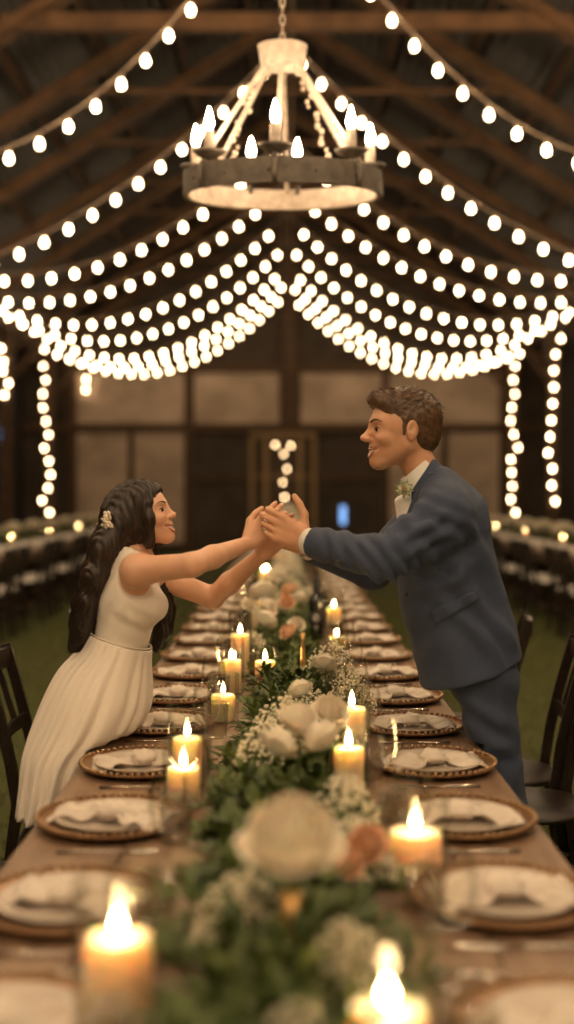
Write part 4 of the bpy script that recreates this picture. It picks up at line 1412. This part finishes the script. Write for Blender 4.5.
# trousers
FT = Field(axis((.38, .006), .88), axis((3.12, .006), 3.64), axis((.02, .006), 1.10))
for i_, (hip, kn, an) in enumerate(legs):
    FT.cap(hip + Vector((.01, 0, .0)), kn, .084, .066, .03); FT.cap(kn, an + Vector((0, 0, -.01)), .072, .056, .02)
FT.cap(P(474, 645, 3.38), P(482, 675, 3.38), .10, .105, .03, 1.5)
FT.plane((0, 0, .055), (0, 0, -1))
tm = FT.mesh('trousers', M_suit)
def tn(c):
    return fold(c, np.array(P(490, 700, 3.2)), .16, (.5, 0, .85), 75, .006, 1.2) + fold(c, np.array(P(500, 780, 3.2)), .14, (-.4, 0, .9), 60, .005, 1.4) + .002 * np.sin(c[:, 0] * 80 + c[:, 2] * 12)
displace(tm, tn)
n_ = len(tm.vertices); co_ = np.empty(n_ * 3, np.float32); tm.vertices.foreach_get('co', co_); co_ = co_.reshape(-1, 3)
lw = (co_[:, 2] < .775) & (co_[:, 2] > .60); co_[lw, 0] = np.maximum(co_[lw, 0], .556); tm.vertices.foreach_set('co', co_.ravel()); tm.update()
to = bpy.data.objects.new('trousers', tm); link(to, groom)
for hip, kn, an in legs:
    Fs = Field(axis((an.x - .24, .005), an.x + .10), axis((an.y - .07, .005), an.y + .07), axis((-.01, .004), .15))
    Fs.cap(an + Vector((.03, 0, -.055)), an + Vector((-.17, 0, -.068)), .042, .034, .02, 1.1); Fs.cap(an + Vector((.02, 0, -.02)), an + Vector((.01, 0, .02)), .042, .042, .02)
    Fs.plane((0, 0, .002), (0, 0, -1), .003)
    o = bpy.data.objects.new('shoe', Fs.mesh('shoe', mat('brown_leather', (.05, .022, .012), .25))); link(o, groom)

# ================================================================== THE BRIDE
HB = Head(P(141, 516, 3.38), math.radians(-9), math.radians(15), .86)
bs = {'ns': P(137, 571, 3.235), 'fs': P(150, 573, 3.50), 'ne': P(192, 565, 3.17), 'fe': P(213, 598, 3.52), 'nw': P(249, 543, 3.335), 'fw': P(262, 554, 3.39)}
F = Field(axis((-1.02, .010), (-.60, .0035), (-.28, .005), (-.15, .003), .04), axis((3.06, .006), (3.24, .0032), (3.50, .008), 3.62), axis((-.02, .012), (1.10, .0034), 1.56))
build_head(F, HB, True)
F.cap(P(139, 530, 3.38), P(133, 556, 3.38), .042, .046, .02)
F.cap(P(133, 566, 3.38), P(129, 600, 3.38), .062, .078, .03, 1.6, sy2=1.5)
F.cap(P(129, 600, 3.38), P(119, 643, 3.38), .078, .070, .03, 1.5, sy2=1.45)
F.cap(P(119, 643, 3.38), P(103, 690, 3.38), .070, .092, .03, 1.45, sy2=1.6)
F.cap(bs['ns'], bs['fs'], .045, .045, .03)
for sh, el, wr, r in (('ns', 'ne', 'nw', .041), ('fs', 'fe', 'fw', .040)):
    F.cap(bs[sh], bs[el], r, .033, .03); F.cap(bs[el], bs[el].lerp(bs[wr], .35), .033, .032, .015); F.cap(bs[el].lerp(bs[wr], .35), bs[wr], .032, .0205, .015)
    F.ell(P(150, 606, 3.38 + (-.065 if sh == 'ns' else .065)), (.046, .05, .045), None, .03)
blegs = []
for yy in (3.30, 3.46):
    hip, kn, an = P(92, 700, yy), P(55, 830, yy), P(38, 965, yy); an.z = .10; blegs.append(an)
    F.cap(hip, kn, .075, .05, .03); F.cap(kn, an, .046, .032, .02); F.cap(an + Vector((0, 0, -.05)), an + Vector((.14, 0, -.075)), .028, .022, .02)
cb_ = [(.1, .5, .5), (.12, .55, .5), (.15, .6, .55), (.2, .7, .6)]
hand(F, bs['nw'], (.70, .03, .71), (.0, 1, 0), (-.71, 0, .70), .90, cb_, ((.75, .6, .1), (.97, .1, .2), (.95, -.1, .3)))
hand(F, bs['fw'], (.66, -.03, .75), (.0, -1, 0), (-.75, 0, .66), .90, cb_, ((.75, .6, .1), (.97, .1, .2), (.95, -.1, .3)))
bm_ = F.mesh('bride', M_skin_f); del F
press(bm_, -1, .585)
bride = bpy.data.objects.new('person', bm_); COL.objects.link(bride)
tag(bride, 'laughing person with long dark hair in a sleeveless ivory dress, reaching across the table', 'person')
face_parts(bride, HB, True)
# rings
for px, py, yy in ((262, 520, 3.30), (262, 530, 3.30)):
    b = BM(); lathe(b, [(.0098, -.002), (.0112, -.002), (.0112, .002), (.0098, .002)], 20, closed=True); o = obj('ring', b, M_silver, groom, loc=P(px + 3, py, yy), rot=(0, PI / 2 - .4, 0))
    ball_ = BM(); ball(ball_, (0, -.012, 0), .004, 6, 4); obj('ring_stone', ball_, M_china, o)

# bodice
FB = Field(axis((-.66, .0045), -.28), axis((3.14, .005), 3.62), axis((.92, .0045), 1.36))
def bod(g):
    FB.cap(P(134, 563, 3.38), P(129, 600, 3.38), .066 + g, .082 + g, .03, 1.62, sy2=1.5)
    FB.cap(P(129, 600, 3.38), P(119, 648, 3.38), .082 + g, .078 + g, .03, 1.5, sy2=1.4)
bod(.003)
for yy in (-.065, .065): FB.ell(P(150, 606, 3.38 + yy), (.052, .056, .052), None, .03)
FB.plane(P(121, 643, 3.38), P(117, 651, 3.38) - P(121, 641, 3.38), .004)
for s, k_ in ((-1, 'ns'), (1, 'fs')):
    FB.cap(bs[k_] + Vector((.004, s * -.006, -.01)), bs[k_] + Vector((.004, s * .12, .02)), .066, .085, .012, op='-')
FB.cap(P(145, 540, 3.38), P(148, 560, 3.38), .07, .066, .012, op='-', sy=1.15)
bmh = FB.mesh('bodice', M_dress)
displace(bmh, lambda c: fold(c, np.array(P(140, 625, 3.25)), .08, (.5, .1, .85), 120, .0022, 1.0) + .0012 * np.sin(c[:, 0] * 60 + c[:, 2] * 30))
dress = bpy.data.objects.new('dress', bmh); link(dress, bride)
# skirt, gathered at the waist
RS = [((120.5, 640), 30.5, .116, .30), ((116, 655), 34, .135, .26), ((106, 675), 44, .165, .20), ((98, 698), 50, .195, .14), ((86, 725), 50, .22, .08),
      ((72, 748), 43, .245, .02), ((67, 775), 40, .265, -.04), ((62, 800), 38, .28, -.08)]
nth = 240; rings = []
RSs = []
for i in range(36):
    t = i / 35 * (len(RS) - 1); a = min(int(t), len(RS) - 2); f = t - a
    A, B = RS[a], RS[a + 1]
    def cr_(q):
        p0 = RS[max(a - 1, 0)]; p3 = RS[min(a + 2, len(RS) - 1)]
        v = [q(p0), q(A), q(B), q(p3)]
        return .5 * (2 * v[1] + (v[2] - v[0]) * f + (2 * v[0] - 5 * v[1] + 4 * v[2] - v[3]) * f * f + (-v[0] + 3 * v[1] - 3 * v[2] + v[3]) * f ** 3)
    RSs.append((cr_(lambda r: r[0][0]), cr_(lambda r: r[0][1]), cr_(lambda r: r[1]), cr_(lambda r: r[2]), cr_(lambda r: r[3]), i / 35))
pos = []
for cx_, cy_, hd, hw2, tl, t in RSs:
    c = P(cx_, cy_, 3.38); rx = hd / 340
    for k in range(nth):
        th = 2 * PI * k / nth
        amp = .012 + .075 * t ** .8
        pl_ = math.sin(th * 15 + 1.6 * math.sin(th * 2 + 2 * t) + .8 * t) * .6 + .4 * math.sin(th * 26 + 2.1 * math.sin(3 * th) + 1)
        r = 1 + amp * pl_ + .02 * math.sin(3 * th + 4 * t) * t
        x = rx * math.cos(th) * r; y = hw2 * math.sin(th) * r
        z = -tl * x
        xw = c.x + x
        pos.append((xw, c.y + y, c.z + z))
Q = np.array([(i * nth + k, i * nth + (k + 1) % nth, (i + 1) * nth + (k + 1) % nth, (i + 1) * nth + k) for i in range(35) for k in range(nth)])
pos = np.array(pos); lowm = pos[:, 2] < .775; pos[lowm, 0] = np.minimum(pos[lowm, 0], -.562)
sk = raw_mesh('skirt', pos, Q, M_dress)
o = bpy.data.objects.new('skirt', sk); link(o, dress); md = o.modifiers.new('t', 'SOLIDIFY'); md.thickness = .003
md = o.modifiers.new('s', 'SMOOTH'); md.iterations = 2
b = BM(); wp = [Vector(q) for q in pos[:nth:4]]; wp.append(wp[0]); tube(b, [q + Vector((0, 0, .004)) for q in wp], .0030, 8, caps=False, flat=.6)
obj('waist_seam', b, M_dress, dress, smooth=True)
for an in blegs:
    Fs = Field(axis((an.x - .09, .005), an.x + .22), axis((an.y - .06, .005), an.y + .06), axis((-.01, .004), .12))
    Fs.cap(an + Vector((-.02, 0, -.065)), an + Vector((.14, 0, -.078)), .034, .026, .02); Fs.plane((0, 0, .002), (0, 0, -1), .003)
    Fs.plane((an.x, 0, .055), (-.25, 0, 1), .003)
    o = bpy.data.objects.new('shoe', Fs.mesh('shoe', mat('ivory_shoe', (.7, .62, .52), .4))); link(o, bride)

# long hair
FH = Field(axis((-.70, .0036), -.30), axis((3.20, .0036), 3.60), axis((.98, .0036), 1.56))
e = HB.ell
e(FH, (-.014, 0, .034), (.109, .087, .093), .01)
e(FH, (-.030, 0, -.030), (.088, .086, .080), .03)
e(FH, (.030, 0, .072), (.055, .060, .036), .03)
e(FH, (.130, 0, -.030), (.086, .12, .108), .006, '-')
e(FH, (.085, 0, -.100), (.070, .10, .060), .006, '-')
for s in (-1, 1):
    HB.cap(FH, (.040, s * .062, .060), (.044, s * .070, -.02), .016, .016, .02); HB.cap(FH, (.044, s * .070, -.02), (.022, s * .060, -.100), .016, .020, .02)
# back fall
bk = [(P(121, 520, 3.37), .060, 1.15), (P(108, 548, 3.355), .050, 1.5), (P(97, 575, 3.34), .041, 1.7), (P(88, 602, 3.33), .034, 1.7), (P(83, 626, 3.32), .022, 1.5), (P(81, 652, 3.32), .005, 1.4)]
for (a, ra, sa), (c, rc, sc_) in zip(bk[:-1], bk[1:]): FH.cap(a, c, ra, rc, .03, sa, sy2=sc_)
# far lock falling in front of the chest
fr = [(P(146, 545, 3.45), .030), (P(158, 580, 3.49), .030), (P(166, 610, 3.50), .026), (P(163, 632, 3.49), .022), (P(156, 650, 3.48), .010)]
for (a, ra), (c, rc) in zip(fr[:-1], fr[1:]): FH.cap(a, c, ra, rc, .02)
hm = FH.mesh('hair', M_hair_f)
displace(hm, lambda c: .0013 * np.sin(c[:, 0] * 330 + c[:, 2] * 40 + 2.2 * np.sin(c[:, 2] * 42 + c[:, 1] * 30)) * np.sin(c[:, 1] * 300 + 2 * np.sin(c[:, 2] * 35)) + .0015 * np.sin(c[:, 1] * 420 + c[:, 0] * 260))
bh = bpy.data.objects.new('hair', hm); link(bh, bride)
bv = bvh_of(hm); rr = random.Random(6)
b = BM(); inv = HB.R.transposed()
for i in range(900):
    # strands over the skull
    th = rr.uniform(-1, 1) * PI; 
    pts = []
    y0_ = rr.uniform(-.9, .9)
    for k in range(9):
        t = k / 8
        a = .9 - 2.5 * t - rr.uniform(0, .02) + .25 * y0_ * y0_
        d = HB.R @ Vector((math.cos(PI / 2 - a + .0) * 1.0 if False else math.sin(a), y0_ * (.35 + 1.0 * t), math.cos(a) + .1)).normalized()
        o_ = HB.p((-.014, 0, .02)); h, nn, _, _ = bv.ray_cast(o_ + d * .25, -d)
        if h is None: break
        pts.append(h + d * .0004)
    if len(pts) > 4: tube(b, pts, [rr.uniform(.0007, .0013)] * len(pts), 3)
def wav(path, cnt, rad, wl, wa, tail):
    for i in range(cnt):
        th = rr.random() * 2 * PI; q = rr.uniform(.85, 1.06); ph = rr.random() * 6; pts = []
        n = 26; wk = rr.uniform(.6, 1.4)
        for k in range(n + 1):
            t = k / n * (len(path) - 1); a = min(int(t), len(path) - 2); f = t - a
            p0, r0, s0 = path[a]; p1, r1, s1 = path[a + 1]
            c = p0.lerp(p1, f); r = (r0 + (r1 - r0) * f) * q; sy = s0 + (s1 - s0) * f
            tt = k / n
            w_ = wa * wk * tt
            pts.append(c + Vector((r * math.cos(th) * .95 + w_ * math.sin(ph + tt * wl), r * sy * math.sin(th) + w_ * math.cos(ph + tt * wl * .9), -tail * tt * rr.uniform(.9, 1) * 0)))
        tube(b, pts, [rad * (1 - .75 * (k / n) ** 3) for k in range(n + 1)], 4)
wav(bk[1:], 520, .0013, 15, .022, 0)
wav([(p, r, 1.0) for p, r in fr], 200, .0013, 16, .012, 0)
obj('strands', b, M_hair_f, bh, smooth=True)
# flower comb
b = BM(); q = P(108, 521, 3.30)
for i in range(46):
    c = q + Vector((rr.gauss(0, .008), rr.gauss(0, .014), rr.gauss(0, .016)))
    ball(b, c, rr.uniform(.003, .006), 7, 5)
tube(b, [q + Vector((0, 0, -.03)), q, q + Vector((0, 0, .03))], .0015, 5)
obj('flower_comb', b, mat('comb_pearl', (.85, .74, .62), .3), bride, smooth=True)
